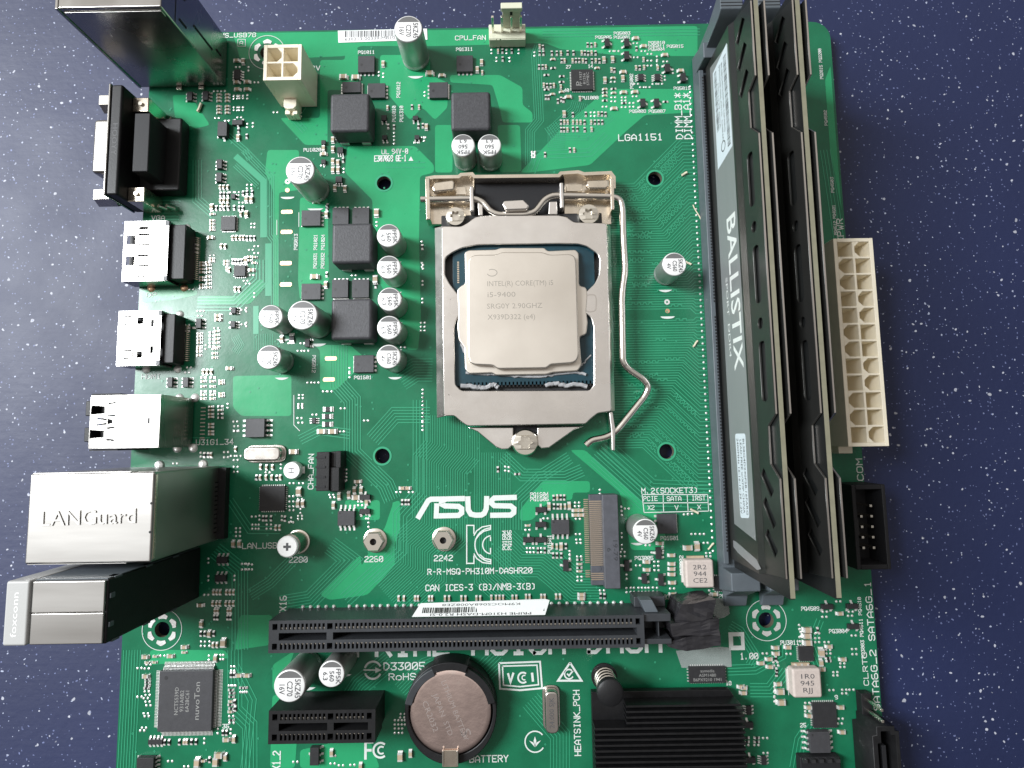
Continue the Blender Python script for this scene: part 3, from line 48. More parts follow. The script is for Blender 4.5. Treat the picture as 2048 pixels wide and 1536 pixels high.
SOT = [(119.28,158.09,1.4,2.4,'l2r1',1.0,''),(124.78,157.98,1.4,2.4,'l2r1',1.0,''),(124.64,154.12,1.4,2.4,'l2r1',1.0,''),(135.92,150.18,1.4,2.4,'l2r1',1.0,''),(140.22,147.25,1.4,2.4,'l2r1',1.0,''),(128.65,139.97,1.4,2.4,'l2r1',1.0,''),(132.47,139.9,1.4,2.4,'l2r1',1.0,''),(128.4,147.69,1.5,1.9,'l4r3',0.8,''),(133.05,147.6,1.5,1.9,'l4r3',0.8,''),(14.98,150.49,1.7,2.9,'l4r4',1.0,''),(1.91,144.23,1.5,2.6,'l3r3',1.0,''),(6.33,144.36,1.5,2.6,'l3r3',1.0,''),(11.71,134.11,2.6,4.2,'l4r0b1',1.6,''),(15.52,136.27,2.9,1.4,'t2b1',1.0,''),(11.0,124.15,1.5,2.6,'l3r3',1.2,''),(11.03,120.33,1.5,2.6,'l3r3',1.2,''),(14.92,114.95,1.2,1.4,'l0r2',0.8,''),(4.2,100.38,1.5,2.6,'l0r3',1.2,''),(16.15,82.91,1.3,1.7,'l2r3',1.1,''),(16.08,79.09,1.3,1.7,'l2r3',1.1,''),(6.94,79.52,1.4,2.6,'l3r3',1.2,''),(-0.11,63.74,1.4,2.6,'l3r3',1.2,''),(4.07,63.67,1.5,2.6,'l3r3',1.2,''),(23.18,51.22,5.0,4.9,'l4r4',1.7,'soic'),(15.26,17.36,2.8,1.6,'t3b3',1.1,''),(15.02,12.75,2.8,1.6,'t3b3',1.1,''),(-0.22,-27.06,3.6,1.2,'t4b4',0.6,''),(-1.9,-32.09,4.2,3.6,'l4r4',1.6,''),(47.37,27.49,4.4,3.7,'t4b4',1.6,'soic'),(102.71,24.38,4.6,3.6,'t4b4',1.6,'soic'),(51.97,32.73,2.7,1.3,'t1b2',1.0,''),(52.0,29.08,2.7,1.3,'t1b2',1.0,''),(97.79,28.82,2.8,1.3,'t1b2',1.0,''),(97.71,25.04,2.8,1.3,'t1b2',1.0,''),(94.45,21.23,2.8,1.3,'t1b2',1.0,''),(97.63,21.18,2.8,1.3,'t1b2',1.0,''),(103.92,14.57,1.4,2.8,'l1r2',1.0,''),(119.63,14.26,1.3,2.7,'l1r2',1.0,''),(127.92,17.31,1.4,2.9,'l1r2',1.0,''),(124.0,10.97,1.3,2.4,'l1r2',1.0,''),(128.26,10.63,1.3,2.9,'l1r2',1.0,''),(170.38,3.3,2.9,1.2,'t1b2',1.0,''),(176.82,3.29,2.9,1.2,'t1b2',1.0,''),(176.73,-1.67,2.8,1.2,'t1b2',1.0,''),(149.06,-21.65,1.2,2.1,'l4r3',0.8,''),(148.48,-25.04,2.7,1.3,'t1b2',1.0,''),(152.1,-33.59,1.2,2.0,'l4r3',0.8,''),(148.66,-33.36,2.6,1.3,'t1b2',1.0,''),(165.88,-29.01,5.0,5.0,'l4r4',1.7,'soic'),(40.14,-30.6,2.2,4.2,'l1r3',1.5,''),(36.2,73.77,1.2,2.2,'l1r2',1.0,''),(38.2,52.91,1.0,1.4,'l3r3',0.7,''),(44.28,127.68,1.6,1.7,'b3l0',0.9,''),(44.0,119.2,1.8,1.8,'b3',0.9,''),(56.36,136.88,1.4,1.6,'b2',0.9,''),(65.15,136.72,1.5,1.2,'b2',0.9,''),(56.59,131.21,1.3,1.2,'b2',0.9,''),(65.55,131.05,1.3,1.2,'b2',0.9,''),(39.56,130.1,1.2,1.2,'b1',0.8,''),(39.65,124.48,1.2,1.2,'b1',0.8,'')]
MOSFET = [(51.34,152.8,4.6,4.9,'b'),(47.26,146.03,5.2,3.2,'l'),(54.28,144.86,4.9,4.3,'r'),(79.03,152.43,4.6,4.8,'b'),(71.63,144.69,5.2,4.6,'l'),(36.61,108.27,5.2,4.4,'r'),(44.68,108.69,4.4,4.8,'t'),(50.22,108.59,4.6,4.8,'t'),(36.99,87.73,5.2,4.4,'r'),(44.81,88.42,4.4,5.0,'t'),(50.35,88.33,4.6,5.0,'t'),(51.42,67.82,5.3,4.6,'r'),(130.35,24.74,5.0,5.0,'l')]
QFN = [(111.91,147.15,6.1,6.0,0.9,12,'pwm'),(13.86,107.29,3.9,3.9,0.9,9,''),(17.42,93.93,3.1,3.1,0.9,6,''),(27.79,32.8,6.6,6.4,0.9,11,''),(164.3,-8.16,3.6,3.5,0.9,7,''),(167.9,-23.01,5.9,5.9,0.9,11,''),(143.8,9.37,3.6,3.6,0.9,7,''),(138.98,-12.87,9.2,3.9,0.9,15,'asm')]
CAP = [(65.18,154.75,3.8,12,['5KZ45','C270','16V'],0),(37.55,116.53,3.8,12,['5KZ45','C270','16V'],-4),(38.94,78.8,3.8,12,['5KZ45','C270','16V'],0),(37.65,-9.47,3.8,12,['5KZ45','C270','16V'],0),(79.0,124.32,3.15,8.6,['FP5K','560','6.3'],90),(85.96,124.19,3.15,8.6,['FP5K','560','6.3'],90),(59.53,100.19,3.15,8.6,['FP5K','560','6.3'],6),(59.63,91.76,3.15,8.6,['FP5K','560','6.3'],6),(59.87,83.36,3.15,8.6,['FP5K','560','6.3'],6),(59.78,75.96,3.15,8.6,['FP5K','560','6.3'],6),(29.5,79.33,3.15,8.6,['FP5K','560','6.3'],6),(47.13,-7.31,3.15,11,['FP5K','560','6.3'],0),(59.69,68.51,3.15,8.6,['5KZ45','C560','4V'],0),(132.92,91.09,3.15,9.2,['5KZ45','C560','4V'],0),(122.88,24.18,3.15,9.2,['5KZ45','C560','4V'],0),(29.38,68.89,3.15,8.6,['5KZ45','C100','16V'],0)]
CHOKE = [(48.6,135.0),(81.0,134.9),(49.6,98.9),(49.7,78.7)]
OVAL = [(29.6,110.52),(29.63,104.82),(29.64,96.0),(29.78,90.07),(42.34,69.53),(41.89,63.87)]
RAM_txt = [(101.96,12.9),(99.24,19.6),(64.07,10.16),(63.17,17.25),(84.76,11.45),(65.79,11.39)]
RAM_band = [(142.46,20.36),(66.9,20.11),(69.19,5.76),(24.77,9.09),(23.43,20.68),(142.9,7.97)]
RAM_lab = [(142.9,7.97),(142.79,20.08),(116.7,22.07),(115.46,8.86),(47.53,11.36),(47.46,17.97),(27.59,12.25),(27.91,17.23)]
RAM_slot = [(94.19,27.79),(72.05,28.15),(110.88,27.93),(99.45,28.52),(88.59,28.35),(77.26,28.35),(66.72,28.18),(55.17,28.85),(38.92,24.11),(34.97,28.51),(32.96,24.32),(28.23,28.77),(26.07,24.87),(22.29,28.9),(144.11,28.24),(141.1,24.77),(137.74,28.47),(134.75,24.83),(131.42,28.48),(128.33,25.09)]
RAM_out = [(126.67,33.34),(125.27,29.3),(116.76,29.3),(113.29,33.31),(51.3,33.72),(48.83,29.2),(40.8,29.54),(37.98,34.14),(18.37,33.44)]

# ------------------------------------------------------------------ helpers
rng = random.Random(7)
col = scene.collection

class MB:
    def __init__(s): s.v = []; s.f = []; s.m = []; s.cur = 0
    def face(s, idx): s.f.append(idx); s.m.append(s.cur)
    def box(s, x0, x1, y0, y1, z0, z1):
        b = len(s.v)
        s.v += [(x0,y0,z0),(x1,y0,z0),(x1,y1,z0),(x0,y1,z0),(x0,y0,z1),(x1,y0,z1),(x1,y1,z1),(x0,y1,z1)]
        for q in ((0,3,2,1),(4,5,6,7),(0,1,5,4),(1,2,6,5),(2,3,7,6),(3,0,4,7)): s.face([b+i for i in q])
        return s
    def cbox(s, cx, cy, w, d, z0, z1): return s.box(cx-w/2, cx+w/2, cy-d/2, cy+d/2, z0, z1)
    def prism(s, poly, z0, z1, flip=False):
        a = sum(poly[i][0]*poly[(i+1)%len(poly)][1]-poly[(i+1)%len(poly)][0]*poly[i][1] for i in range(len(poly)))
        if a < 0: poly = poly[::-1]
        b = len(s.v); n = len(poly)
        s.v += [(x,y,z0) for x,y in poly] + [(x,y,z1) for x,y in poly]
        s.face([b+i for i in range(n)][::-1]); s.face([b+n+i for i in range(n)])
        for i in range(n): j=(i+1)%n; s.face([b+i,b+j,b+n+j,b+n+i])
        return s
    def sheet(s, poly, z):
        a = sum(poly[i][0]*poly[(i+1)%len(poly)][1]-poly[(i+1)%len(poly)][0]*poly[i][1] for i in range(len(poly)))
        if a < 0: poly = poly[::-1]
        b = len(s.v); s.v += [(x,y,z) for x,y in poly]; s.face(list(range(b, b+len(poly)))); return s
    def lathe(s, cx, cy, prof, n=32):
        b = len(s.v)
        for r,z in prof:
            for i in range(n):
                t = 2*math.pi*i/n; s.v.append((cx+r*math.cos(t), cy+r*math.sin(t), z))
        for k in range(len(prof)-1):
            for i in range(n):
                j=(i+1)%n; s.face([b+k*n+i, b+k*n+j, b+(k+1)*n+j, b+(k+1)*n+i])
        s.face([b+i for i in range(n)][::-1]); e=b+(len(prof)-1)*n; s.face([e+i for i in range(n)])
        return s
    def cyl(s, cx, cy, r, z0, z1, n=24): return s.lathe(cx, cy, [(r,z0),(r,z1)], n)
    def tube(s, pts, r, n=10):
        b = len(s.v); P3=[Vector(p) for p in pts]
        up = Vector((0,0,1))
        for i,p in enumerate(P3):
            d = (P3[min(i+1,len(P3)-1)]-P3[max(i-1,0)]).normalized()
            u = d.cross(up)
            if u.length < 1e-3: u = d.cross(Vector((1,0,0)))
            u.normalize(); w = u.cross(d).normalized()
            for k in range(n):
                t=2*math.pi*k/n; q=p+u*(r*math.cos(t))+w*(r*math.sin(t)); s.v.append(tuple(q))
        for i in range(len(P3)-1):
            for k in range(n):
                j=(k+1)%n; s.face([b+i*n+k,b+i*n+j,b+(i+1)*n+j,b+(i+1)*n+k])
        s.face([b+k for k in range(n)][::-1]); e=b+(len(P3)-1)*n; s.face([e+k for k in range(n)])
        return s
    def ribbon(s, pts, w, z):
        for part in (offset(pts, w/2), ): pass
        L = offset(pts, w/2); Rr = offset(pts, -w/2); b=len(s.v)
        s.v += [(x,y,z) for x,y in L]+[(x,y,z) for x,y in Rr]; n=len(pts)
        for i in range(n-1): s.face([b+n+i, b+n+i+1, b+i+1, b+i])
        return s
    def ring(s, cx, cy, r0, r1, z, a0=0, a1=360, n=40):
        b=len(s.v)
        for i in range(n+1):
            t=rad(a0+(a1-a0)*i/n); s.v += [(cx+r0*math.cos(t),cy+r0*math.sin(t),z),(cx+r1*math.cos(t),cy+r1*math.sin(t),z)]
        for i in range(n): s.face([b+2*i,b+2*i+1,b+2*i+3,b+2*i+2])
        return s
    def map(s, fn):
        s.v = [tuple(fn(*p)) for p in s.v]; return s
    def mesh(s, name, mats, smooth=False):
        me = bpy.data.meshes.new(name)
        me.from_pydata([(x*K,y*K,z*K) for x,y,z in s.v], [], s.f)
        for m in (mats if isinstance(mats,(list,tuple)) else [mats]): me.materials.append(m)
        if any(s.m): me.polygons.foreach_set('material_index', s.m)
        if smooth:
            me.polygons.foreach_set('use_smooth', [True]*len(me.polygons))
        me.update(); return me
    def build(s, name, mats, parent=None, bevel=0, seg=2, smooth=False, loc=None):
        bm_ok = s.mesh(name, mats, smooth or bevel > 0)
        if smooth and not bevel:
            try: bm_ok.set_sharp_from_angle(angle=rad(40))
            except Exception: pass
        return link(name, bm_ok, parent, bevel, seg, loc)

def link(name, me, parent=None, bevel=0, seg=2, loc=None):
    o = bpy.data.objects.new(name, me); col.objects.link(o)
    if parent is not None: o.parent = parent
    if loc: o.location = [c*K for c in loc]
    if bevel:
        me.polygons.foreach_set('use_smooth', [True]*len(me.polygons))
        m = o.modifiers.new('bevel', 'BEVEL'); m.width = bevel*K; m.segments = seg; m.limit_method = 'ANGLE'; m.angle_limit = rad(35); m.harden_normals = True
    return o

def offset(pts, d):
    out=[]; n=len(pts)
    for i in range(n):
        x,y=pts[i]
        def nrm(a,b):
            dx,dy=b[0]-a[0],b[1]-a[1]; l=math.hypot(dx,dy) or 1; return (-dy/l, dx/l)
        if i==0: nx,ny=nrm(pts[0],pts[1]); k=1
        elif i==n-1: nx,ny=nrm(pts[-2],pts[-1]); k=1
        else:
            a=nrm(pts[i-1],pts[i]); b=nrm(pts[i],pts[i+1]); nx,ny=a[0]+b[0],a[1]+b[1]; l=math.hypot(nx,ny) or 1; nx/=l; ny/=l
            k=1/max(0.35, nx*a[0]+ny*a[1])
        out.append((x+nx*d*k, y+ny*d*k))
    return out

def rounded(pts, r, n=4):
    """polygon with its corners rounded"""
    out=[]; N=len(pts)
    for i in range(N):
        p=Vector(pts[i]); a=Vector(pts[i-1]); b=Vector(pts[(i+1)%N])
        da=(a-p); db=(b-p); ra=min(r, da.length*.45, db.length*.45)
        s=p+da.normalized()*ra; e=p+db.normalized()*ra
        for k in range(n+1):
            t=k/n; q=(1-t)**2*s+2*t*(1-t)*p+t*t*e; out.append((q.x,q.y))
    return out

def smoothpath(pts, r, n=5):
    out=[pts[0]]
    for i in range(1,len(pts)-1):
        p=Vector(pts[i]); a=Vector(pts[i-1]); b=Vector(pts[i+1]); da=a-p; db=b-p; ra=min(r,da.length*.48,db.length*.48)
        s=p+da.normalized()*ra; e=p+db.normalized()*ra
        for k in range(n+1):
            t=k/n; out.append(tuple((1-t)**2*s+2*t*(1-t)*p+t*t*e))
    return out+[pts[-1]]

def plate(name, outer, holes, z0, z1, mat, parent=None, bev=0.0, mapf=None):
    """flat plate of any outline with holes, real thickness"""
    cu = bpy.data.curves.new(name, 'CURVE'); cu.dimensions='2D'; cu.fill_mode='BOTH'
    for poly in [outer]+holes:
        sp=cu.splines.new('POLY'); sp.points.add(len(poly)-1); sp.use_cyclic_u=True
        for p,q in zip(sp.points, poly): p.co=(q[0],q[1],0,1)
    cu.extrude=(z1-z0)/2-bev; cu.bevel_depth=bev; cu.bevel_resolution=1; cu.offset=-bev
    t=bpy.data.objects.new('tmp',cu); col.objects.link(t)
    me=bpy.data.meshes.new_from_object(t.evaluated_get(bpy.context.evaluated_depsgraph_get()))
    bpy.data.objects.remove(t); bpy.data.curves.remove(cu)
    zc=(z0+z1)/2
    for v in me.vertices:
        x,y,z=v.co; q=(x,y,z+zc)
        if mapf: q=mapf(*q)
        v.co=(q[0]*K,q[1]*K,q[2]*K)
    me.name=name; me.materials.clear(); me.materials.append(mat); me.update()
    return link(name, me, parent)

def tag(o, label=None, cat=None, group=None, kind=None):
    if label: o['label']=label
    if cat: o['category']=cat
    if group: o['group']=group
    if kind: o['kind']=kind
    return o
def empty(name, loc=(0,0,0), parent=None):
    o=bpy.data.objects.new(name,None); col.objects.link(o); o.location=[c*K for c in loc]; o.empty_display_size=.01
    if parent is not None: o.parent=parent
    return o

FIT=[]
def text(s, pos, w, mat, parent, rot=0, z=0.05, h=None, name='silkscreen_text', xd=None, yd=None, thick=0.0, bold=0.0):
    """printed lettering, centred on pos, w mm long, h mm high"""
    cu=bpy.data.curves.new(name,'FONT'); cu.body=s; cu.align_x='CENTER'; cu.align_y='CENTER'
    nl=s.count('\n')+1
    hh=h if h else 1.35*w/max(len(x) for x in s.split('\n'))
    cu.size=hh/0.70*K; cu.resolution_u=2; cu.extrude=thick*K; cu.offset=bold*K; cu.space_line=1.0
    cu.materials.append(mat)
    o=bpy.data.objects.new(name,cu); col.objects.link(o); o.parent=parent
    if xd is None:
        o.location=(pos[0]*K,pos[1]*K,z*K); o.rotation_euler=(0,0,rad(rot))
    else:
        X=Vector(xd).normalized(); Y=Vector(yd).normalized(); M=Matrix((X,Y,X.cross(Y))).transposed()
        o.rotation_euler=M.to_euler(); o.location=[c*K for c in pos]
    FIT.append((o,w*K))
    return o

# single-stroke board lettering on a 4 x 6 cell
GL={'A':'00 04 26 44 40/02 42','B':'00 06 36 45 44 33 03/33 42 41 30 00','C':'45 36 16 05 01 10 30 41','D':'00 06 26 44 42 20 00','E':'40 00 06 46/03 33','F':'00 06 46/03 33','G':'45 36 16 05 01 10 30 41 43 23','H':'00 06/40 46/03 43','I':'10 30/20 26/16 36','J':'01 10 30 41 46','K':'00 06/46 03/13 40','L':'06 00 40','M':'00 06 23 46 40','N':'00 06 40 46','O':'10 01 05 16 36 45 41 30 10','P':'00 06 36 45 44 33 03','Q':'10 01 05 16 36 45 41 30 10/22 40','R':'00 06 36 45 44 33 03/23 40','S':'01 10 30 41 42 33 13 04 05 16 36 45','T':'20 26/06 46','U':'06 01 10 30 41 46','V':'06 20 46','W':'06 10 23 30 46','X':'00 46/06 40','Y':'06 23 46/23 20','Z':'06 46 00 40',
'0':'10 01 05 16 36 45 41 30 10/01 45','1':'10 30/20 26 15','2':'05 16 36 45 44 01 00 40','3':'06 46 23 33 42 41 30 10 01','4':'30 36 02 42','5':'46 06 03 33 42 41 30 10 01','6':'36 16 05 01 10 30 41 42 33 03','7':'06 46 45 10','8':'13 04 05 16 36 45 44 33 13 02 01 10 30 41 42 33','9':'10 30 41 45 36 16 05 04 13 43','-':'13 33','_':'00 40','.':'10 11','(':'36 15 11 30','/':'00 46',')':'16 35 31 10','*':'20 26/01 45/05 41','o':'10 01 03 14 34 43 41 30 10'}
def strokes(s, pos, w, h, rot, mat_, parent, z, lw=None, name='silkscreen_text'):
    m=MB(); n=len(s); adv=w/(n-.25) if n>1 else 0; gw=adv*.72 if n>1 else w; c,sn=math.cos(rad(rot)),math.sin(rad(rot)); lw=lw or h*.155; k=0
    for i,ch in enumerate(s):
        for st in GL.get(ch,'').split('/'):
            pts=[]
            for q in st.split():
                x=-w/2+i*adv+int(q[0])/4*gw; y=-h/2+int(q[1])/6*h; pts.append((pos[0]+c*x-sn*y,pos[1]+sn*x+c*y))
            if len(pts)>1:
                # square-ended strokes, each a hair above the last so none share a plane
                p0,p1=Vector(pts[0]),Vector(pts[-1]); e0=(p0-Vector(pts[1])).normalized()*lw*.4; e1=(p1-Vector(pts[-2])).normalized()*lw*.4
                pts[0]=tuple(p0+e0); pts[-1]=tuple(p1+e1)
                m.ribbon(pts,lw,z+.0015*(k%9)); k+=1
    return m.build(name,mat_,parent)

# ------------------------------------------------------------------ materials
def mat(name, c, rough=0.5, metal=0.0, var=0.0, vscale=300, bump=0.0, bscale=900, spec=0.5, rvar=0.0, coat=0.0, trans=0.0, alpha=1.0, streak=None):
    m=bpy.data.materials.new(name); m.use_nodes=True; nt=m.node_tree; b=nt.nodes['Principled BSDF']; L=nt.links
    b.inputs['Base Color'].default_value=(*c,1); b.inputs['Roughness'].default_value=rough; b.inputs['Metallic'].default_value=metal
    b.inputs['Specular IOR Level'].default_value=spec; b.inputs['Coat Weight'].default_value=coat; b.inputs['Coat Roughness'].default_value=0.15
    b.inputs['Transmission Weight'].default_value=trans; b.inputs['Alpha'].default_value=alpha
    tc=nt.nodes.new('ShaderNodeTexCoord')
    def noise(sc, det=4, stretch=None):
        n=nt.nodes.new('ShaderNodeTexNoise'); n.inputs['Scale'].default_value=sc; n.inputs['Detail'].default_value=det; n.inputs['Roughness'].default_value=0.62
        if stretch:
            mp=nt.nodes.new('ShaderNodeMapping'); mp.inputs['Scale'].default_value=stretch; L.new(tc.outputs['Object'],mp.inputs[0]); L.new(mp.outputs[0],n.inputs['Vector'])
        else: L.new(tc.outputs['Object'],n.inputs['Vector'])
        return n
    if var:
        n=noise(vscale,5,streak); r=nt.nodes.new('ShaderNodeMapRange'); r.inputs['From Min'].default_value=.3; r.inputs['From Max'].default_value=.7
        r.inputs['To Min'].default_value=1-var; r.inputs['To Max'].default_value=1+var; L.new(n.outputs['Fac'],r.inputs['Value'])
        mx=nt.nodes.new('ShaderNodeVectorMath'); mx.operation='SCALE'; mx.inputs[0].default_value=c; L.new(r.outputs[0],mx.inputs['Scale']); L.new(mx.outputs[0],b.inputs['Base Color'])
    if rvar:
        n=noise(vscale*.6,4,streak); r=nt.nodes.new('ShaderNodeMapRange'); r.inputs['From Min'].default_value=.3; r.inputs['From Max'].default_value=.7
        r.inputs['To Min'].default_value=max(.03,rough-rvar); r.inputs['To Max'].default_value=rough+rvar; L.new(n.outputs['Fac'],r.inputs['Value']); L.new(r.outputs[0],b.inputs['Roughness'])
    if bump:
        n=noise(bscale,3,streak); bp=nt.nodes.new('ShaderNodeBump'); bp.inputs['Strength'].default_value=bump; bp.inputs['Distance'].default_value=0.0002
        L.new(n.outputs['Fac'],bp.inputs['Height']); L.new(bp.outputs[0],b.inputs['Normal'])
    return m

M={}
M['mask']=mat('solder_mask_dark',(0.009,0.135,0.064),0.27,spec=.38,var=.16,vscale=90,bump=.10,bscale=420,rvar=.08)
M['pour']=mat('solder_mask_over_copper',(0.022,0.30,0.125),0.27,spec=.38,var=.10,vscale=70,bump=.08,bscale=420,rvar=.08)
M['trace']=mat('solder_mask_over_trace',(0.035,0.30,0.16),0.28,spec=.5)
M['edge']=mat('board_edge_green',(0.02,0.20,0.10),0.6)
M['silk']=mat('white_silkscreen_ink',(0.62,0.66,0.63),0.6,var=.06,vscale=1500)
M['tin']=mat('solder_tin',(0.84,0.84,0.82),0.32,0.62,bump=.25,bscale=2500,rvar=.1)
M['gold']=mat('gold_contact',(0.78,0.66,0.52),0.3,1.0)
M['copper']=mat('bare_copper_pad',(0.86,0.56,0.36),0.38,1.0,var=.15,vscale=1500)
M['pin']=mat('plated_pin',(0.78,0.74,0.66),0.25,1.0)
M['tan']=mat('ceramic_tan',(0.42,0.33,0.23),0.5,var=.2,vscale=400)
M['res']=mat('resistor_black',(0.012,0.012,0.013),0.4)
M['epoxy']=mat('epoxy_black',(0.022,0.022,0.024),0.48,var=.15,vscale=900,bump=.2,bscale=4000)
M['epoxyd']=mat('epoxy_grey',(0.045,0.045,0.050),0.5,var=.12,vscale=900,bump=.2,bscale=4000)
M['ferrite']=mat('choke_ferrite',(0.050,0.050,0.056),0.48,var=.22,vscale=1400,bump=.35,bscale=3500)
M['chokeb']=mat('choke_pressed_powder',(0.50,0.43,0.39),0.55,var=.08,vscale=1200,bump=.15,bscale=3000)
M['can']=mat('aluminium_can',(0.50,0.51,0.49),0.42,0.75,var=.10,vscale=500,streak=(1,1,.1))
M['cantop']=mat('can_glare_and_print_white',(0.84,0.84,0.83),0.36,0.25,var=.04,vscale=900)  # glare on bare can tops put into the white; also used for lettering
M['canmark']=mat('can_polarity_print',(0.13,0.13,0.13),0.45)
M['inkgrey']=mat('grey_print',(0.07,0.07,0.075),0.6)
M['ivory']=mat('ivory_nylon',(0.95,0.87,0.70),0.42,var=.05,vscale=250,bump=.08,bscale=1200)
M['cream']=mat('cream_nylon',(0.60,0.61,0.47),0.45,var=.05,vscale=300)
M['black']=mat('black_plastic',(0.011,0.011,0.012),0.46,spec=.32,var=.2,vscale=500,bump=.15,bscale=2500)
M['blackmat']=mat('matt_black_plastic',(0.014,0.014,0.016),0.58,spec=.3,bump=.15,bscale=2500)
M['slate']=mat('slate_grey_plastic',(0.088,0.104,0.118),0.42,var=.10,vscale=200,bump=.12,bscale=2200)
M['slot']=mat('slot_grey_plastic',(0.034,0.037,0.042),0.42,var=.12,vscale=300,bump=.12,bscale=2200)
M['m2']=mat('m2_grey_plastic',(0.075,0.078,0.092),0.5,var=.15,vscale=500,bump=.12,bscale=2500)
M['nickel']=mat('nickel_shell',(0.42,0.405,0.385),0.25,1.0,var=.05,vscale=120,bump=.05,bscale=350,rvar=.07,streak=(1,.15,1))
M['nickeld']=mat('nickel_lan_shell',(0.43,0.415,0.395),0.36,1.0,var=.04,vscale=100,bump=.04,bscale=300,rvar=.06,streak=(.15,1,1))
M['steel']=mat('load_plate_steel',(0.82,0.785,0.75),0.27,1.0,var=.06,vscale=90,bump=.05,bscale=300,rvar=.08)
M['bronze']=mat('warm_plated_steel',(0.78,0.70,0.59),0.24,1.0,var=.10,vscale=250,rvar=.08)
M['lever']=mat('lever_wire_steel',(0.76,0.72,0.66),0.2,1.0,rvar=.06)
M['ihs']=mat('nickel_heat_spreader',(0.70,0.645,0.575),0.44,1.0,var=.03,vscale=60,bump=.03,bscale=1200,rvar=.05)
M['etch']=mat('laser_etched_marking',(0.36,0.33,0.29),0.6,0.8)
M['substrate']=mat('cpu_substrate',(0.003,0.034,0.050),0.4,var=.2,vscale=300)
M['paste']=mat('dried_thermal_paste',(0.33,0.33,0.34),0.7,var=.25,vscale=900,bump=.6,bscale=1500)
M['socket']=mat('socket_plastic',(0.02,0.02,0.022),0.5)
M['hs_black']=mat('anodised_black',(0.009,0.009,0.010),0.36,0.2,var=.3,vscale=800)
M['spread']=mat('ram_spreader_charcoal',(0.070,0.070,0.066),0.34,0.75,var=.06,vscale=150,rvar=.05)
M['spread_edge']=mat('ram_spreader_worn_edge',(0.62,0.58,0.54),0.35,1.0)
M['band']=mat('ram_silver_band',(0.32,0.32,0.33),0.38,0.45,var=.06,vscale=60,streak=(1,.05,1))
M['rampcb']=mat('ram_board_edge',(0.21,0.20,0.14),0.55,var=.12,vscale=300)
M['ramblk']=mat('ram_board_black',(0.012,0.013,0.013),0.4)
M['rlabel']=mat('pale_blue_label',(0.56,0.62,0.66),0.45)
M['paper']=mat('white_sticker',(0.82,0.83,0.83),0.5,var=.03,vscale=300)
M['ink']=mat('black_ink',(0.03,0.03,0.032),0.6)
M['cell']=mat('cell_steel_reflection_tint',(0.90,0.72,0.67),0.13,1.0,var=.16,vscale=160,bump=.22,bscale=500,rvar=.08)  # pink of an overhead reflection is mixed into the steel colour
M['engrave']=mat('cell_engraving',(0.72,0.63,0.60),0.35,0.9)
M['crystal']=mat('crystal_can',(0.66,0.62,0.58),0.24,1.0,rvar=.06)
M['hole']=mat('plated_hole_wall',(0.30,0.27,0.20),0.45,0.7)
M['tape']=mat('clear_tape',(0.42,0.46,0.45),0.22,0.0,var=.15,vscale=150,bump=.5,bscale=120,alpha=.42)
M['tapeblk']=mat('crumpled_black_tape',(0.022,0.021,0.024),0.24,0.0,var=.3,vscale=300,bump=.7,bscale=260)
M['dust']=mat('straw_coloured_crumb',(0.62,0.56,0.42),0.7)
M['greyplate']=mat('audio_front_grey',(0.42,0.42,0.41),0.5,bump=.1,bscale=2500)
M['inkchip']=mat('chip_laser_marking',(0.26,0.26,0.25),0.6)
M['led']=mat('led_lens',(0.72,0.68,0.62),0.35)

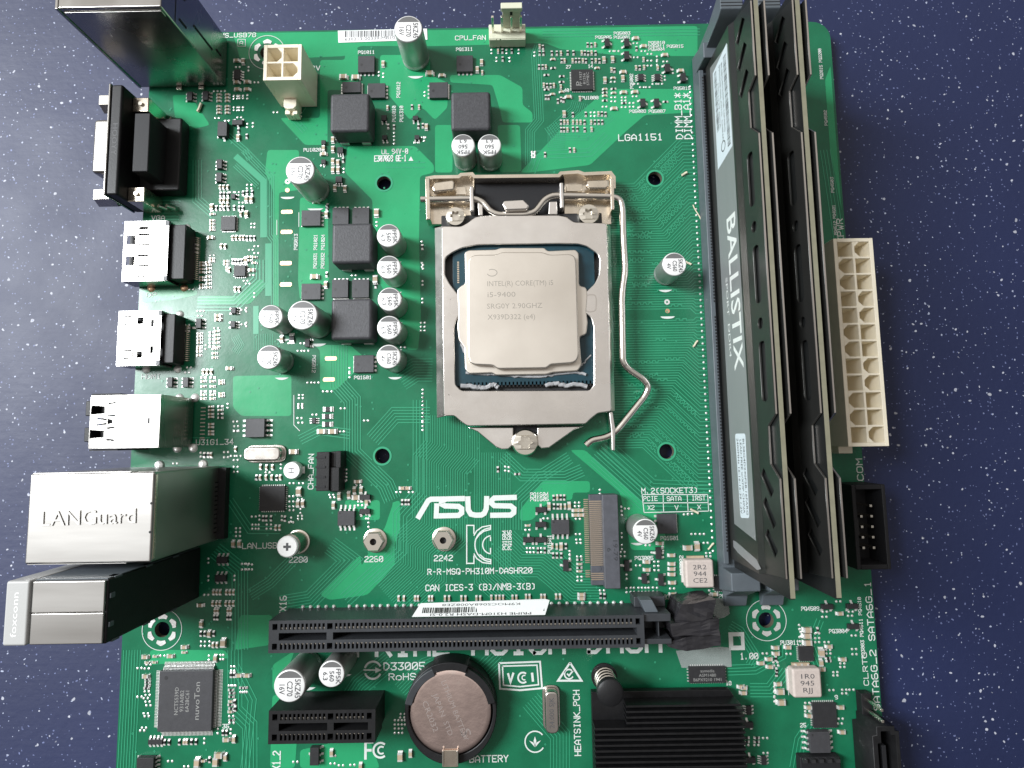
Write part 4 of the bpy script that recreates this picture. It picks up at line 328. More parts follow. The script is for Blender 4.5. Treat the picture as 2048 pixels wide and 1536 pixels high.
# navy laminate with white flecks
def table_material():
    m=bpy.data.materials.new('navy_speckled_laminate'); m.use_nodes=True; nt=m.node_tree; b=nt.nodes['Principled BSDF']; L=nt.links
    tc=nt.nodes.new('ShaderNodeTexCoord')
    base=nt.nodes.new('ShaderNodeTexNoise'); base.inputs['Scale'].default_value=9; base.inputs['Detail'].default_value=6; L.new(tc.outputs['Object'],base.inputs['Vector'])
    cr=nt.nodes.new('ShaderNodeValToRGB'); cr.color_ramp.elements[0].color=(0.0062,0.0118,0.049,1); cr.color_ramp.elements[1].color=(0.0105,0.0182,0.072,1)
    cr.color_ramp.elements[0].position=.3; cr.color_ramp.elements[1].position=.7; L.new(base.outputs['Fac'],cr.inputs[0])
    cur=cr.outputs[0]
    warp=nt.nodes.new('ShaderNodeTexNoise'); warp.inputs['Scale'].default_value=420; warp.inputs['Detail'].default_value=2; L.new(tc.outputs['Object'],warp.inputs['Vector'])
    wa=nt.nodes.new('ShaderNodeVectorMath'); wa.operation='MULTIPLY_ADD'; wa.inputs[1].default_value=(.0016,.0016,.0016); L.new(warp.outputs['Color'],wa.inputs[0]); L.new(tc.outputs['Object'],wa.inputs[2])
    for sc,thr,colr,prob in ((420,.18,(0.60,0.62,0.70),.48),(680,.20,(0.42,0.46,0.60),.55),(240,.145,(0.84,0.86,0.92),.26),(1000,.25,(0.16,0.19,0.36),.5)):
        v=nt.nodes.new('ShaderNodeTexVoronoi'); v.inputs['Scale'].default_value=sc; v.inputs['Randomness'].default_value=1.0; L.new(wa.outputs[0],v.inputs['Vector'])
        sep=nt.nodes.new('ShaderNodeSeparateColor'); L.new(v.outputs['Color'],sep.inputs[0])
        # per-cell size and on/off from the cell's random colour
        szr=nt.nodes.new('ShaderNodeMapRange'); szr.inputs['To Min'].default_value=thr*.35; szr.inputs['To Max'].default_value=thr; L.new(sep.outputs[1],szr.inputs['Value'])
        lt=nt.nodes.new('ShaderNodeMath'); lt.operation='SUBTRACT'; L.new(szr.outputs[0],lt.inputs[0]); L.new(v.outputs['Distance'],lt.inputs[1])
        st=nt.nodes.new('ShaderNodeMapRange'); st.inputs['From Min'].default_value=0; st.inputs['From Max'].default_value=.035; L.new(lt.outputs[0],st.inputs['Value'])
        on=nt.nodes.new('ShaderNodeMath'); on.operation='LESS_THAN'; on.inputs[1].default_value=prob; L.new(sep.outputs[0],on.inputs[0])
        al=nt.nodes.new('ShaderNodeMath'); al.operation='MULTIPLY'; L.new(st.outputs[0],al.inputs[0]); L.new(on.outputs[0],al.inputs[1])
        br=nt.nodes.new('ShaderNodeMapRange'); br.inputs['To Min'].default_value=.25; br.inputs['To Max'].default_value=1.0; L.new(sep.outputs[2],br.inputs['Value'])
        al2=nt.nodes.new('ShaderNodeMath'); al2.operation='MULTIPLY'; L.new(al.outputs[0],al2.inputs[0]); L.new(br.outputs[0],al2.inputs[1])
        mx=nt.nodes.new('ShaderNodeMix'); mx.data_type='RGBA'; mx.inputs['B'].default_value=(*colr,1); L.new(al2.outputs[0],mx.inputs['Factor']); L.new(cur,mx.inputs['A']); cur=mx.outputs['Result']
    L.new(cur,b.inputs['Base Color'])
    # worn, slightly uneven satin surface with fine scratches
    rn=nt.nodes.new('ShaderNodeTexNoise'); rn.inputs['Scale'].default_value=60; rn.inputs['Detail'].default_value=8; L.new(tc.outputs['Object'],rn.inputs['Vector'])
    rr=nt.nodes.new('ShaderNodeMapRange'); rr.inputs['To Min'].default_value=.50; rr.inputs['To Max'].default_value=.66; L.new(rn.outputs['Fac'],rr.inputs['Value']); L.new(rr.outputs[0],b.inputs['Roughness'])
    bn=nt.nodes.new('ShaderNodeTexNoise'); bn.inputs['Scale'].default_value=520; bn.inputs['Detail'].default_value=5; L.new(tc.outputs['Object'],bn.inputs['Vector'])
    mp=nt.nodes.new('ShaderNodeMapping'); mp.inputs['Scale'].default_value=(60,900,60); mp.inputs['Rotation'].default_value=(0,0,.5); L.new(tc.outputs['Object'],mp.inputs[0])
    sn=nt.nodes.new('ShaderNodeTexNoise'); sn.inputs['Scale'].default_value=1.0; sn.inputs['Detail'].default_value=3; L.new(mp.outputs[0],sn.inputs['Vector'])
    ad=nt.nodes.new('ShaderNodeMath'); ad.operation='MULTIPLY_ADD'; ad.inputs[1].default_value=.35; L.new(sn.outputs['Fac'],ad.inputs[0]); L.new(bn.outputs['Fac'],ad.inputs[2])
    bp=nt.nodes.new('ShaderNodeBump'); bp.inputs['Strength'].default_value=.22; bp.inputs['Distance'].default_value=.0003; L.new(ad.outputs[0],bp.inputs['Height']); L.new(bp.outputs[0],b.inputs['Normal'])
    b.inputs['Specular IOR Level'].default_value=.55
    return m
M['table']=table_material()

# ------------------------------------------------------------------ the table
ZT=-4.2
t=MB().box(-420,620,-340,420,ZT-28,ZT).build('table',M['table'],bevel=3)
tag(t,'dark navy laminate table top covered with white flecks',kind='structure')

# ------------------------------------------------------------------ the motherboard
mobo=empty('motherboard',(0,0,0))
tag(mobo,'green motherboard with soldered components lying on the speckled navy table','motherboard')
def circle(cx,cy,r,n=28): return [(cx+r*math.cos(2*math.pi*i/n),cy+r*math.sin(2*math.pi*i/n)) for i in range(n)]
BX0,BX1,BY0,BY1=-10.15,182.7,-62.0,163.9
SOCK=[(56.3,118.3),(131.3,118.3),(56.3,43.3),(131.3,43.3)]
MH=[(0,0),(154.94,0),(22.86,157.48)]
holes=[circle(x,y,1.95) for x,y in SOCK]+[circle(x,y,1.95) for x,y in MH]
out=[(BX0,BY0),(BX1,BY0)]+[(BX1-5+5*math.cos(rad(a)),BY1-5+5*math.sin(rad(a))) for a in range(0,91,15)]+[(BX0,BY1)]
pcb=plate('circuit_board',out,holes,-1.6,0.0,M['mask'],mobo)
# plated barrels of the holes
for x,y in SOCK+MH:
    m=MB(); n=28
    for k,zz in enumerate((-1.59,-0.01)):
        for i in range(n): a=2*math.pi*i/n; m.v.append((x+1.93*math.cos(a),y+1.93*math.sin(a),zz))
    for i in range(n): j=(i+1)%n; m.face([i,n+i,n+j,j])
    m.build('hole_barrel',M['hole'],pcb)
# socket backing plate below the board, standing on the table
MB().prism(rounded([(62,52),(126,52),(126,110),(62,110)],5),ZT,-1.62).build('backing_plate',M['blackmat'],mobo)
for x,y in ((2,150),(2,-30),(176,150),(176,-30)): MB().cyl(x,y,1.0,ZT,-1.62,10).build('solder_stub',M['tin'],mobo)

# ---- copper pours under the mask
POURS=[
 [(12.98, 164.22), (145.23, 163.24), (144.79, 154.16), (124.31, 154.54), (105.98, 157), (101.77, 158.9), (71.97, 158.55), (49.25, 158.98), (45.02, 156.03), (26.6, 155.47), (15.24, 155.69)],
 [(37.95, 154.96), (45.04, 154.83), (44.99, 158.6), (48.68, 158.53), (48.82, 145.76), (40.22, 145.92), (40.47, 129.67), (34.19, 129.78), (27.01, 137.85), (38.24, 137.64)],
 [(54.95, 156.15), (69.12, 155.88), (69.11, 149.87), (74.04, 147.53), (74, 140.09), (70.48, 136.46), (66.99, 140.22), (63.48, 136.59), (55.01, 147.14)],
 [(74.76, 149.76), (88.87, 149.5), (95.15, 145.64), (95.06, 140.44), (97.82, 138.17), (97.76, 135.23), (89.37, 135.38), (88.72, 139.08), (86.72, 146.55), (74.75, 147.52)],
 [(46.06, 129.28), (64.88, 128.93), (70.17, 123.31), (70.16, 121.13), (66.27, 120.19), (65.99, 101.91), (66.53, 79.62), (65.72, 71.44), (62.89, 71.49), (60.85, 79.72), (53.31, 93.7), (53.2, 107.1), (53.15, 113.52), (45.45, 121.58)],
 [(70.48, 134.99), (75.37, 134.9), (75.29, 121.04), (70.44, 121.13)], [(87.96, 134.67), (94.25, 134.55), (94.43, 120.99), (88.46, 120.81)],
 [(23.75, 128.51), (32.54, 128.35), (32.78, 116.75), (27.25, 116.13), (27.87, 78.91), (26.49, 80.31), (25.57, 116.88), (23.22, 121.98)],
 [(33.1, 114.59), (40.71, 114.46), (41.48, 91.12), (39.09, 86.99), (33.68, 85.7), (33.03, 91.26)],
 [(37.71, 73.28), (47.41, 73.11), (52.16, 68.96), (43.81, 61.01), (39.53, 61.08), (39.35, 71.89)],
 [(16.14, 65.24), (31.82, 65.25), (32.06, 54.27), (18.61, 54.49), (16.41, 56.79)],
 [(-3.47, 145.24), (1.47, 145.14), (7.43, 136.14), (0.76, 134.5), (-2.49, 138.54)],
 [(106.82, 134.32), (119.04, 144.75), (142.92, 144.31), (142.59, 137.35), (129.28, 136.86), (124.22, 132.54), (113.46, 122.53), (96.78, 120.66), (94.01, 120.71)],
 [(98.42, 36.12), (110.89, 35.92), (110.8, 32.94), (106.22, 33.01), (106.16, 31.08), (103.55, 31.12), (102.94, 33.07), (98.27, 29.27), (95.6, 26.11), (92.33, 25.9), (92.38, 28.72)],
 [(105.85, 44.09), (109.81, 44.02), (125.07, 29.49), (130.18, 26.84), (129.8, 17.93), (120.99, 18.07), (118.65, 32.82)],
 [(52.6, 17.87), (57.1, 24.79), (59.04, 30.54), (59.03, 31.18), (61, 31.8), (61.02, 24.09), (59.73, 20.93), (59.75, 15.22), (52.68, 7.8), (46.88, 7.89)],
 [(40.42, 7.98), (50.65, 17.9), (52.68, 7.8), (43.02, 6.7)],
 [(46.58, 32.03), (55.75, 31.88), (55.79, 26.74), (46.64, 26.88)],
 [(-9.28, 89.21), (5.71, 88.95), (5.77, 87.56), (-0.98, 86.29), (-9.11, 85.6)],
 [(5.78, 87.29), (17.34, 87.09), (22.65, 92), (24.75, 90.01), (20.13, 84.82), (5.87, 84.79)],
 [(186.21, 150.68), (188.09, 147.65), (186.11, 108.3), (183.09, 108.36), (180.21, 125.68), (180.27, 146.3)],
 [(28.59, -9.14), (34.26, -5.55), (30.65, -15.26), (28.74, -15.23)], [(28.77, -16.44), (35.76, -16.54), (34.86, -33.98), (28.58, -33.89)],
 [(47.32, -27.52), (53.62, -27.61), (56.18, -34.29), (36.11, -34), (36.03, -29.74)],
 [(-2.88, -4.99), (16.33, -5.28), (17.68, -7.27), (-2.71, -8.67)], [(19.91, 3.31), (28.28, 3.18), (27.83, -4.23), (18.9, -5.32)],
]
def inside(q,poly):
    c=False
    for i in range(len(poly)):
        (x0,y0),(x1,y1)=poly[i-1],poly[i]
        if (y0>q[1])!=(y1>q[1]) and q[0]<(x1-x0)*(q[1]-y0)/(y1-y0)+x0: c=not c
    return c
for k,p_ in enumerate(POURS):
    p_=[(min(max(x,BX0+.3),BX1-.6),min(y,BY1-.4)) for x,y in p_]
    plate('copper_pour',rounded(p_,.8,2),[circle(x,y,2.45 if (x,y) in SOCK else 3.0) for x,y in SOCK+MH if inside((x,y),p_)],-.01,0.006+.0012*k,M['pour'],pcb)

# ---- signal traces
tm=MB(); TZ=[0.046]
KEEP=[(x,y,2.6) for x,y in SOCK]+[(x,y,5.4) for x,y in MH]
def run(pts,w=0.20):
    # break the line up around drilled holes and at the board edge
    fine=[]
    for a,b in zip(pts,pts[1:]):
        n=max(1,int(math.hypot(b[0]-a[0],b[1]-a[1])/1.0)); fine+=[(a[0]+(b[0]-a[0])*i/n,a[1]+(b[1]-a[1])*i/n) for i in range(n)]
    fine.append(pts[-1]); cur=[]
    TZ[0]=0.046+(TZ[0]-0.046+.0007)%0.035
    clear=all(math.hypot(x-h[0],y-h[1])>h[2] for x,y in fine for h in KEEP) and all(BX0+.3<x<BX1-.3 and y<BY1-.3 for x,y in fine)
    if clear: tm.ribbon(pts,w,TZ[0]); return
    for q in fine+[None]:
        if q is not None and all(math.hypot(q[0]-h[0],q[1]-h[1])>h[2] for h in KEEP) and BX0+.3<q[0]<BX1-.3 and q[1]<BY1-.3: cur.append(q)
        else:
            if len(cur)>1: tm.ribbon(cur,w,TZ[0])
            cur=[]
def bundle(path,n,pitch,w=0.20,jit=0.0):
    for i in range(n): run(offset(path,(i-(n-1)/2)*pitch),w)
def serp(a,b,amp=.55,per=1.35):
    d=Vector((b[0]-a[0],b[1]-a[1])); l=d.length; u=d/l; nn=Vector((-u.y,u.x)); k=max(2,int(l/per)); out=[]
    for i in range(k):
        s=i*l/k; h=l/k*.5; p=Vector(a)+u*s
        out+= [tuple(p), tuple(p+nn*amp), tuple(p+u*h+nn*amp), tuple(p+u*h)]
    return out+[tuple(b)]
# memory bus between socket and slots
yc=80.0
for i in range(104):
    yr=130.5-i*0.97; yl=yc+(yr-yc)*0.70+ (1.5 if yr>yc else -1.0); dy=yr-yl
    x1=141.0-abs(dy)-rng.uniform(0,.3)-max(0,(abs(dy)-6)*.25); pts=[(116.5,yl)]
    if rng.random()<.50 and x1-121>5:
        s0=rng.uniform(121.5,x1-4.5); s1=min(x1-.8,s0+rng.uniform(3,6.5)); pts+=serp((s0,yl),(s1,yl),.42*rng.choice((1,-1)),1.25)
    pts+=[(x1,yl)]
    q=(x1+abs(dy),yr)
    if rng.random()<.3 and abs(dy)>6:
        a=(x1+1.0,yl+math.copysign(1.0,dy)); b=(x1+abs(dy)-1,yr-math.copysign(1.0,dy)); pts+=serp(a,b,.4,1.25)
    pts+=[q,(143.0,yr)]
    run(pts,.17)
bundle([(66.25, 57.97), (66.24, 33.65), (61.01, 27.94), (61.04, 19), (46.89, 6.64)],5,.9)
bundle([(74.89, 53.83), (74.83, 44.59), (71.51, 40.72), (71.45, 23.93), (65.97, 19.18), (65.97, 13.87), (58.24, 6.96)],24,.62,.16)
bundle([(85.39, 43.76), (85.21, 30.12), (84.98, 12.31), (90.71, 7.21)],16,.62,.16)
bundle([(88.01, 42.8), (93.2, 37.76), (98.45, 37.68), (105.8, 42.12)],5,.75)
bundle([(91.25, 23.62), (91.38, 31.31), (97.78, 37.04), (104.35, 36.93), (109, 38.81)],5,.75)
bundle([(87.69, 20.49), (92.16, 15.98), (97.99, 15.89), (101.16, 13.32), (106.22, 8.85), (112.66, 8.75)],13,.7,.16)
bundle([(112.41, 42.67), (125.12, 30.78), (130.35, 30.69)],7,.85,.16)
bundle([(113.79, 44.61), (126.5, 32.69), (142.16, 31.8)],8,.95,.16)
bundle([(44.44, 73.16), (44.59, 62.34), (48.25, 58.26), (48.4, 44.36), (57.31, 35.74), (59.03, 31.83)],7,.72)
bundle([(53.67, 47.56), (59.6, 54.08), (68.91, 53.93)],6,.8)
bundle([(60.9, 63.41), (64.91, 66.04), (69.6, 65.96)],9,.75,.16)
bundle([(17.19, 128.63), (24.79, 120.5), (25.21, 104.04), (26.49, 102.32), (27.03, 80.3)],4,.62)
run([(14.87, 126.92), (22.87, 119.53), (23.3, 103.37)],1.75); run([(24.72, 101.65), (25.1, 86.95)],1.75); run([(21.77, 84.24), (21.99, 76.54)],1.5)
bundle([(24.01, 76.51), (24.13, 72.14)],9,.62,.14); bundle([(16.33, 76.09), (17.76, 73.61), (16.47, 71.59)],5,.5,.14)
bundle([(12.44, 133.11), (17.47, 128.63), (18.95, 125.68)],3,.7); bundle([(14.81, 124.3), (21.25, 118.11)],3,.6)
bundle([(22.51, 97.04), (22.66, 91.44), (16.05, 84.89), (5.86, 85.07)],5,.9,.35)
bundle([(111.2, 140.89), (110.43, 138.39), (104.27, 132.61), (104.21, 129.97), (106.71, 129.63)],9,.55,.15)
bundle([(100.05, 158.02), (99.15, 155.32), (99.59, 135.93), (97.01, 132.74), (96.82, 122.83)],5,.62,.16)
bundle([(102.63, 134.4), (104.25, 131.73), (112.33, 131.58), (119.5, 137.33)],6,.7,.16)
bundle([(97.05, 120.65), (98.96, 125.69), (113.57, 126.16), (118.6, 131.17)],3,1.1,.2)
bundle([(101.12, 161.64), (145.85, 161.4)],3,.9,.2); bundle([(32.37, 150.55), (35.31, 144.52), (31.24, 137.18), (34.11, 133.89)],3,.8,.2)
bundle([(-7.76, -4.92), (-7.79, -19.52), (-7.86, -33.37)],8,.72,.18)
bundle([(18.9, -5.32), (19.36, -19.92), (23.26, -23.58), (23.56, -33.82)],5,.9); bundle([(22.3, -33.8), (23.72, -17.57), (19.01, -9)],3,1.0)
bundle([(12.9, 19.75), (19.57, 14.59), (20.18, -5.34)],6,.8,.25); bundle([(42.81, 20.56), (48.07, 16.67), (37.86, 6.77), (30.15, 5.65)],7,.75,.18)
bundle([(33.13, 16.9), (27.43, 11.32), (22.34, 8.26)],5,.7,.18)
bundle([(86.64, -7.81), (80.84, -12.97), (79.51, -19.6), (81.34, -25.63)],8,.75,.16); bundle([(94.08, -18.61), (101.46, -27.11), (101.27, -34.94)],7,.8,.16)
bundle([(58.57, -8.37), (50.97, -14.35), (48.47, -17.94)],8,.7,.16); bundle([(73.88, -7.37), (67.5, -9.72), (61.14, -15.71)],6,.7,.16)
bundle([(144.4, -12.09), (151.39, -11.95), (158.2, -8.64), (158.35, -6.19)],4,.8); bundle([(149.83, -17.02), (154.89, -17.1), (158.99, -12.31)],5,.8)
bundle([(160, -35.78), (161.68, -29.18), (164.43, -25.65)],4,.9); bundle([(42.28, -27.45), (48.53, -22.75), (56.11, -22.87)],4,.8)
bundle([(145.63, -1.08), (148.1, -2.6), (151.59, -8.54), (150.18, -10.96)],4,.7); bundle([(168.71, -0.19), (165.74, -6.3), (167.86, -12.44)],3,.9)
bundle([(0.02, 111.6), (-8.28, 111.75)],7,.9,.16); bundle([(-5.36, 48.52), (10.58, 48.26)],2,1.2)
bundle([(34.45, 47.87), (39.71, 50.43), (47.69, 49.24)],4,.8); bundle([(16.39, 32.51), (21.87, 24.71), (29.7, 24.59)],3,.9)
bundle([(56.55, 123.55), (67.67, 123.35)],2,1.4); bundle([(178.82, 125.7), (181.65, 88.7)],4,.9)
bundle([(-6.79, 79.5), (5.35, 80.67)],3,1.0); bundle([(4.31, 125.95), (4.75, 114.38), (9.74, 110)],4,.8)
tag(tm.build('signal_traces',M['trace'],pcb),kind='stuff')
# ---- vias
vm=MB()
for (x0,y0,x1,y1,n) in ((20,20,140,160,260),(-8,-40,60,40,90),(60,-30,175,40,120),(-8,60,40,150,90)):
    for i in range(n):
        x,y=rng.uniform(x0,x1),rng.uniform(y0,y1)
        if 70<x<120 and 52<y<108: continue
        vm.ring(x,y,.10,.26,.092,n=8)
tag(vm.build('vias',M['trace'],pcb),kind='stuff')

# ---- mounting hole pads and rings
for x,y in MH:
    m=MB().ring(x,y,5.0,5.16,.105,n=64); m.build('hole_ring',M['silk'],pcb)
    for k in range(6):
        a=60*k+8
        m=MB()
        for i in range(9):
            t=rad(a+i*5.2)
            for r in (2.75,4.05-0.5*abs(i-4)/4): m.v.append((x+r*math.cos(t),y+r*math.sin(t),.11))
        for i in range(8): m.face([2*i,2*i+1,2*i+3,2*i+2])
        m.build('ground_pad',M['tin'],pcb)
for x,y in SOCK: MB().ring(x,y,1.98,2.5,.09,n=36).build('hole_ring',M['trace'],pcb)
for x,y in OVAL:
    MB().prism(rounded([(x-1.6,y-.55),(x+1.6,y-.55),(x+1.6,y+.55),(x-1.6,y+.55)],.54),.0,.09).build('bare_solder_slot',M['copper'],pcb)
for x,y,k in ((*(29.61, 119.26),0),(*(29.59, 116.74),1),(*(133.13, 83.44),0),(*(133.16, 80.96),1)):
    if k==0: MB().ring(x,y,.28,.75,.06,n=24).build('empty_pad',M['tin'],pcb)
    else: MB().cyl(x,y,.62,.0,.08,20).build('empty_pad',M['copper'],pcb)
def crescent(x,y,r,parent=pcb,a0=215,a1=325):
    m=MB(); n=18
    for i in range(n+1):
        t=rad(a0+(a1-a0)*i/n); m.v.append((x+r*math.cos(t),y+r*math.sin(t),.105))
    m.face(list(range(n+1))); return m.build('polarity_crescent',M['silk'],parent)
for q in ((29.71, 114.8),(133.1, 79.45)):
    m=MB(); 
    for i in range(13): t=rad(180+15*i); m.v.append((q[0]+1.9*math.cos(t),q[1]+.65*math.sin(t),.105))
    m.face(list(range(13))); m.build('polarity_crescent',M['silk'],pcb)

# ---- silkscreen lettering
def sk(s,px,w,rot=0,h=None,bold=0.0): return strokes(s,px,w,h,rot,M['silk'],pcb,.105,lw=.20*h if h<1.0 else .165*h)
for s,q,w,rot,h in [
 ('CPU_FAN',(80.65, 160.81),8.6,0,1.25),('KBMS_USB78',(13.31, 162.85),12.6,0,1.2),('A',(15.52, 160.52),.9,0,1.1),('ATX12V',(33.75, 152.48),8.6,0,1.3),
 ('PQ1011',(51.11, 156.98),4.6,0,.9),('PQ1311',(78.91, 157.36),4.6,0,.9),('PQ1012',(60.23, 145.55),4.6,90,.9),('PU1010',(58.99, 138.44),4.6,90,.9),('PU1310',(61.09, 138.41),4.6,90,.9),('PU1020',(36.31, 128.28),4.8,0,.9),
 ('94V-0',(60.71, 127.4),4.4,0,1.4),('UL',(56.67, 127.33),2.0,0,1.2),('E307069 GE-1',(58.07, 125.41),8.8,0,1.6),
 ('LGA1151',(127.76, 130.28),12.2,0,1.75),('DIMM_B1*',(138.63, 136.39),13.4,90,1.8),('DIMM_A1*',(141, 136.35),13.4,90,1.8),
 ('PQ5003',(123.7, 161.37),4.6,0,.85),('PQ5001',(123.66, 160.15),4.6,0,.85),('PQ5006',(118.41, 160.25),4.6,0,.85),('PQ5010',(133.38, 158.3),4.6,0,.85),('PQ5011',(133.33, 157.24),4.6,0,.85),('PQ5004',(133.29, 156.34),4.6,0,.85),('PQ5015',(138.57, 157.14),4.6,0,.85),('PQ5016',(139.97, 144.51),4.6,0,.85),('PQ5008',(127.22, 137.93),4.6,0,.85),('PQ5007',(132.67, 137.83),4.6,0,.85),('PQ5002',(125.87, 146.86),4.4,90,.85),('PU1000',(114.04, 142.17),4.6,0,.9),('27',(108.25, 151.53),1.3,0,.9),('14',(114.46, 151.57),1.3,0,.9),('40',(107.51, 144.52),1.3,0,.9),
 ('VGA',(-5.82, 109.42),3.6,0,1.2),('DP',(-6.62, 87.78),2.6,0,1.2),('HDMI',(-5.74, 65.47),5.0,0,1.2),('U31G1_34',(11.92, 47.71),9.8,0,1.3),('LAN_USB56',(25.89, 20.69),11.6,0,1.35),
 ('2280',(34.69, 17),4.7,0,1.35),('2260',(54.29, 16.83),4.7,0,1.35),('2242',(72.33, 16.8),4.8,0,1.35),('CHA_FAN',(37.52, 39.57),9.1,90,1.3),
 ('PQ5013',(32.26, 101.94),4.4,90,.85),('PQ1031 PQ1021',(37.66, 99.17),9.4,90,.85),('PQ1032 PQ1024',(39.71, 99.13),9.4,90,.85),('PQ1601',(50.99, 64.25),4.6,0,.85),('PQ5012',(37.8, 68.12),4.6,-90,.85),
 ('PQ1604',(97.56, 32.64),4.7,0,.95),('PQ1605',(97.54, 31.47),4.7,0,.95),('PQ1504',(88.22, 21.12),4.9,90,.95),('PQ1505',(89.52, 21.1),4.9,90,.95),('PU1501',(99.89, 19.92),4.6,90,.9),
 ('M.2(SOCKET3)',(131.63, 33.13),14.6,0,1.3),('PCIE',(126.57, 31.14),3.6,0,1.1),('SATA',(132.71, 31.04),3.7,0,1.1),('IRST',(139.12, 31.07),3.5,0,1.1),('X2',(126.61, 28.82),1.7,0,1.05),('V',(133.26, 28.72),.9,0,1.05),('X',(139.14, 28.75),.8,0,1.05),
 ('R-R-MSQ-PH310M-DASHR20',(81.76, 13.37),27.0,0,1.35),('CAN ICES-3 (B)/NMB-3(B)',(81.85, 9.35),28.2,0,1.45),
 ('PQ3005',(124.28, 15.99),4.7,0,.9),('PQ1501',(131.1, 20.95),4.6,0,.9),('PQ3002',(133.9, 14.07),4.8,90,.9),('PQ2203',(128.14, 6.14),4.7,0,1.0),('PQ2202',(134.96, 6.16),4.7,0,1.0),('PU2211',(145.5, 6.12),4.6,0,.9),('PQ4509',(166.35, 2.69),4.5,0,.9),('PQ3004',(173.11, -2.97),4.6,0,.9),('PU3011',(160.56, -5.61),4.6,0,.95),('1.00',(150.05, -8.76),4.5,0,1.4),
 ('SATA6G_2 SATA6G_1',(181.52, -6.54),31.5,90,1.5),('CLRTC',(179.29, -12.25),8.0,90,1.15),('PQ3003 PQ4511 PQ4510',(179.05, -2.2),15,90,.8),('COM',(181.7, 37.77),5.6,90,1.5),('ATXPWR',(181.3, 100.74),10.2,90,1.6),
 ('PQ2015 PQ2200',(179.33, 151.11),9.0,90,.8),('PQ4502',(179.62, 135.05),4.4,90,.75),('PQ4503',(180.04, 115.56),4.4,90,.75),('PQ4512 PQ4601',(180.01, 105.57),8.4,90,.75),
 ('D33005',(62.27, -9.89),10.4,0,1.7),('RoHS',(61.77, -12.44),6.8,0,1.5),('HEATSINK_PCH',(105.82, -24.19),15.6,90,1.5),('BATTERY',(83.53, -32.44),9.6,0,1.5),('PCIEX1_2',(30.22, -34.39),9.0,90,1.8),('PCIEX16',(30.98, 3.39),9.0,90,1.6),('35',(17.2, -23.73),1.6,0,.9),('25',(162.67, -25.62),1.4,0,.9),('9',(171.45, -19.03),.7,0,.9),('18',(144.48, -15.25),1.3,0,.9),('F',(53.39, -29.99),1.7,0,3.9),
 ]: sk(s,q,w,rot,h,bold=.03 if h and h>1.15 else .012)
big=strokes('PRIME H310M-DASH',(88.98, -4.78),77.5,4.8,0,M['silk'],pcb,.105,lw=.95)
MB().sheet([(63.08, 124.6), (64.47, 124.57), (63.77, 125.89)],.105).build('silkscreen_mark',M['silk'],pcb)
def lines(paths,w,closed=False,name='silkscreen_mark'):
    m=MB()
    for p_ in paths: m.ribbon(p_,w,.105)
    return m.build(name,M['silk'],pcb)
lines([[(14.49, 161.61), (16.63, 161.57), (16.69, 159.44), (14.56, 159.48), (14.49, 161.61)]],.16)
# M.2 support table
lines([[(124.39, 32.21), (141.52, 31.94)],[(124.57, 30.01), (141.55, 29.87)],[(124.73, 27.57), (141.57, 27.69)],[(124.39, 32.21), (124.73, 27.57)],[(129.88, 32.12), (129.82, 27.62)],[(136.16, 32.02), (136.22, 27.64)],[(141.52, 31.94), (141.57, 27.69)]],.2,name='silkscreen_table')
# maker's wordmark, strokes
lm=MB()
for p_,w in (([(65.62, 26.93), (68.39, 31.5), (69.12, 31.88), (72.81, 31.88)],1.35),([(78.03, 31.92), (73.12, 31.88), (72.04, 31.38), (71.82, 30.63), (72.8, 30.1), (76.33, 29.92), (77.15, 29.34), (77.14, 28.22), (76.31, 27.61), (69.88, 27.56)],1.35),([(70.66, 30.8), (70.46, 26.95)],1.3),
          ([(78.77, 32.48), (78.86, 29.01), (79.53, 27.89), (80.75, 27.6), (82.28, 27.6), (83.05, 28.04), (83.58, 29.24), (83.75, 32.47)],1.35),([(91.6, 32.01), (85.7, 31.92), (85.02, 31.33), (85.01, 30.57), (85.68, 29.96), (89.97, 29.8), (90.81, 29.12), (90.74, 28.07), (89.93, 27.48), (84.57, 27.5)],1.35)):
    lm.ribbon(p_,w,.105+.003*len(lm.f)%.05)
lm.build('silkscreen_logo',M['silk'],pcb)
lm=MB()
def arc(cx,cy,r,a0,a1,n=16): return [(cx+r*math.cos(rad(a0+(a1-a0)*i/n)),cy+r*math.sin(rad(a0+(a1-a0)*i/n))) for i in range(n+1)]
kx,ky=[(84.82, 19.99)][0]
for p_ in ([(78.35, 15.14), (78.43, 25.02), (80.29, 24.99), (80.27, 22.84)],[(80.22, 17.33), (80.2, 15.34), (78.35, 15.37)],arc(kx,ky,4.3,92,268),arc(kx,ky,2.3,95,265),[(84.6, 22.02), (84.58, 20.92)],[(84.56, 19.19), (84.55, 17.94)],[(80.27, 22.39), (81.01, 23.57), (82.4, 24.54), (84.63, 24.92), (84.62, 23.9), (82.84, 23.45), (81.61, 22.52), (80.69, 21.34)],[(80.23, 17.83), (80.94, 16.58), (82.45, 15.52), (84.57, 15.22), (84.58, 16.22), (82.92, 16.55), (81.71, 17.6)]):
    lm.ribbon(p_,.30,.105+.0007*len(lm.f)%.05)
lm.build('silkscreen_logo',M['silk'],pcb)
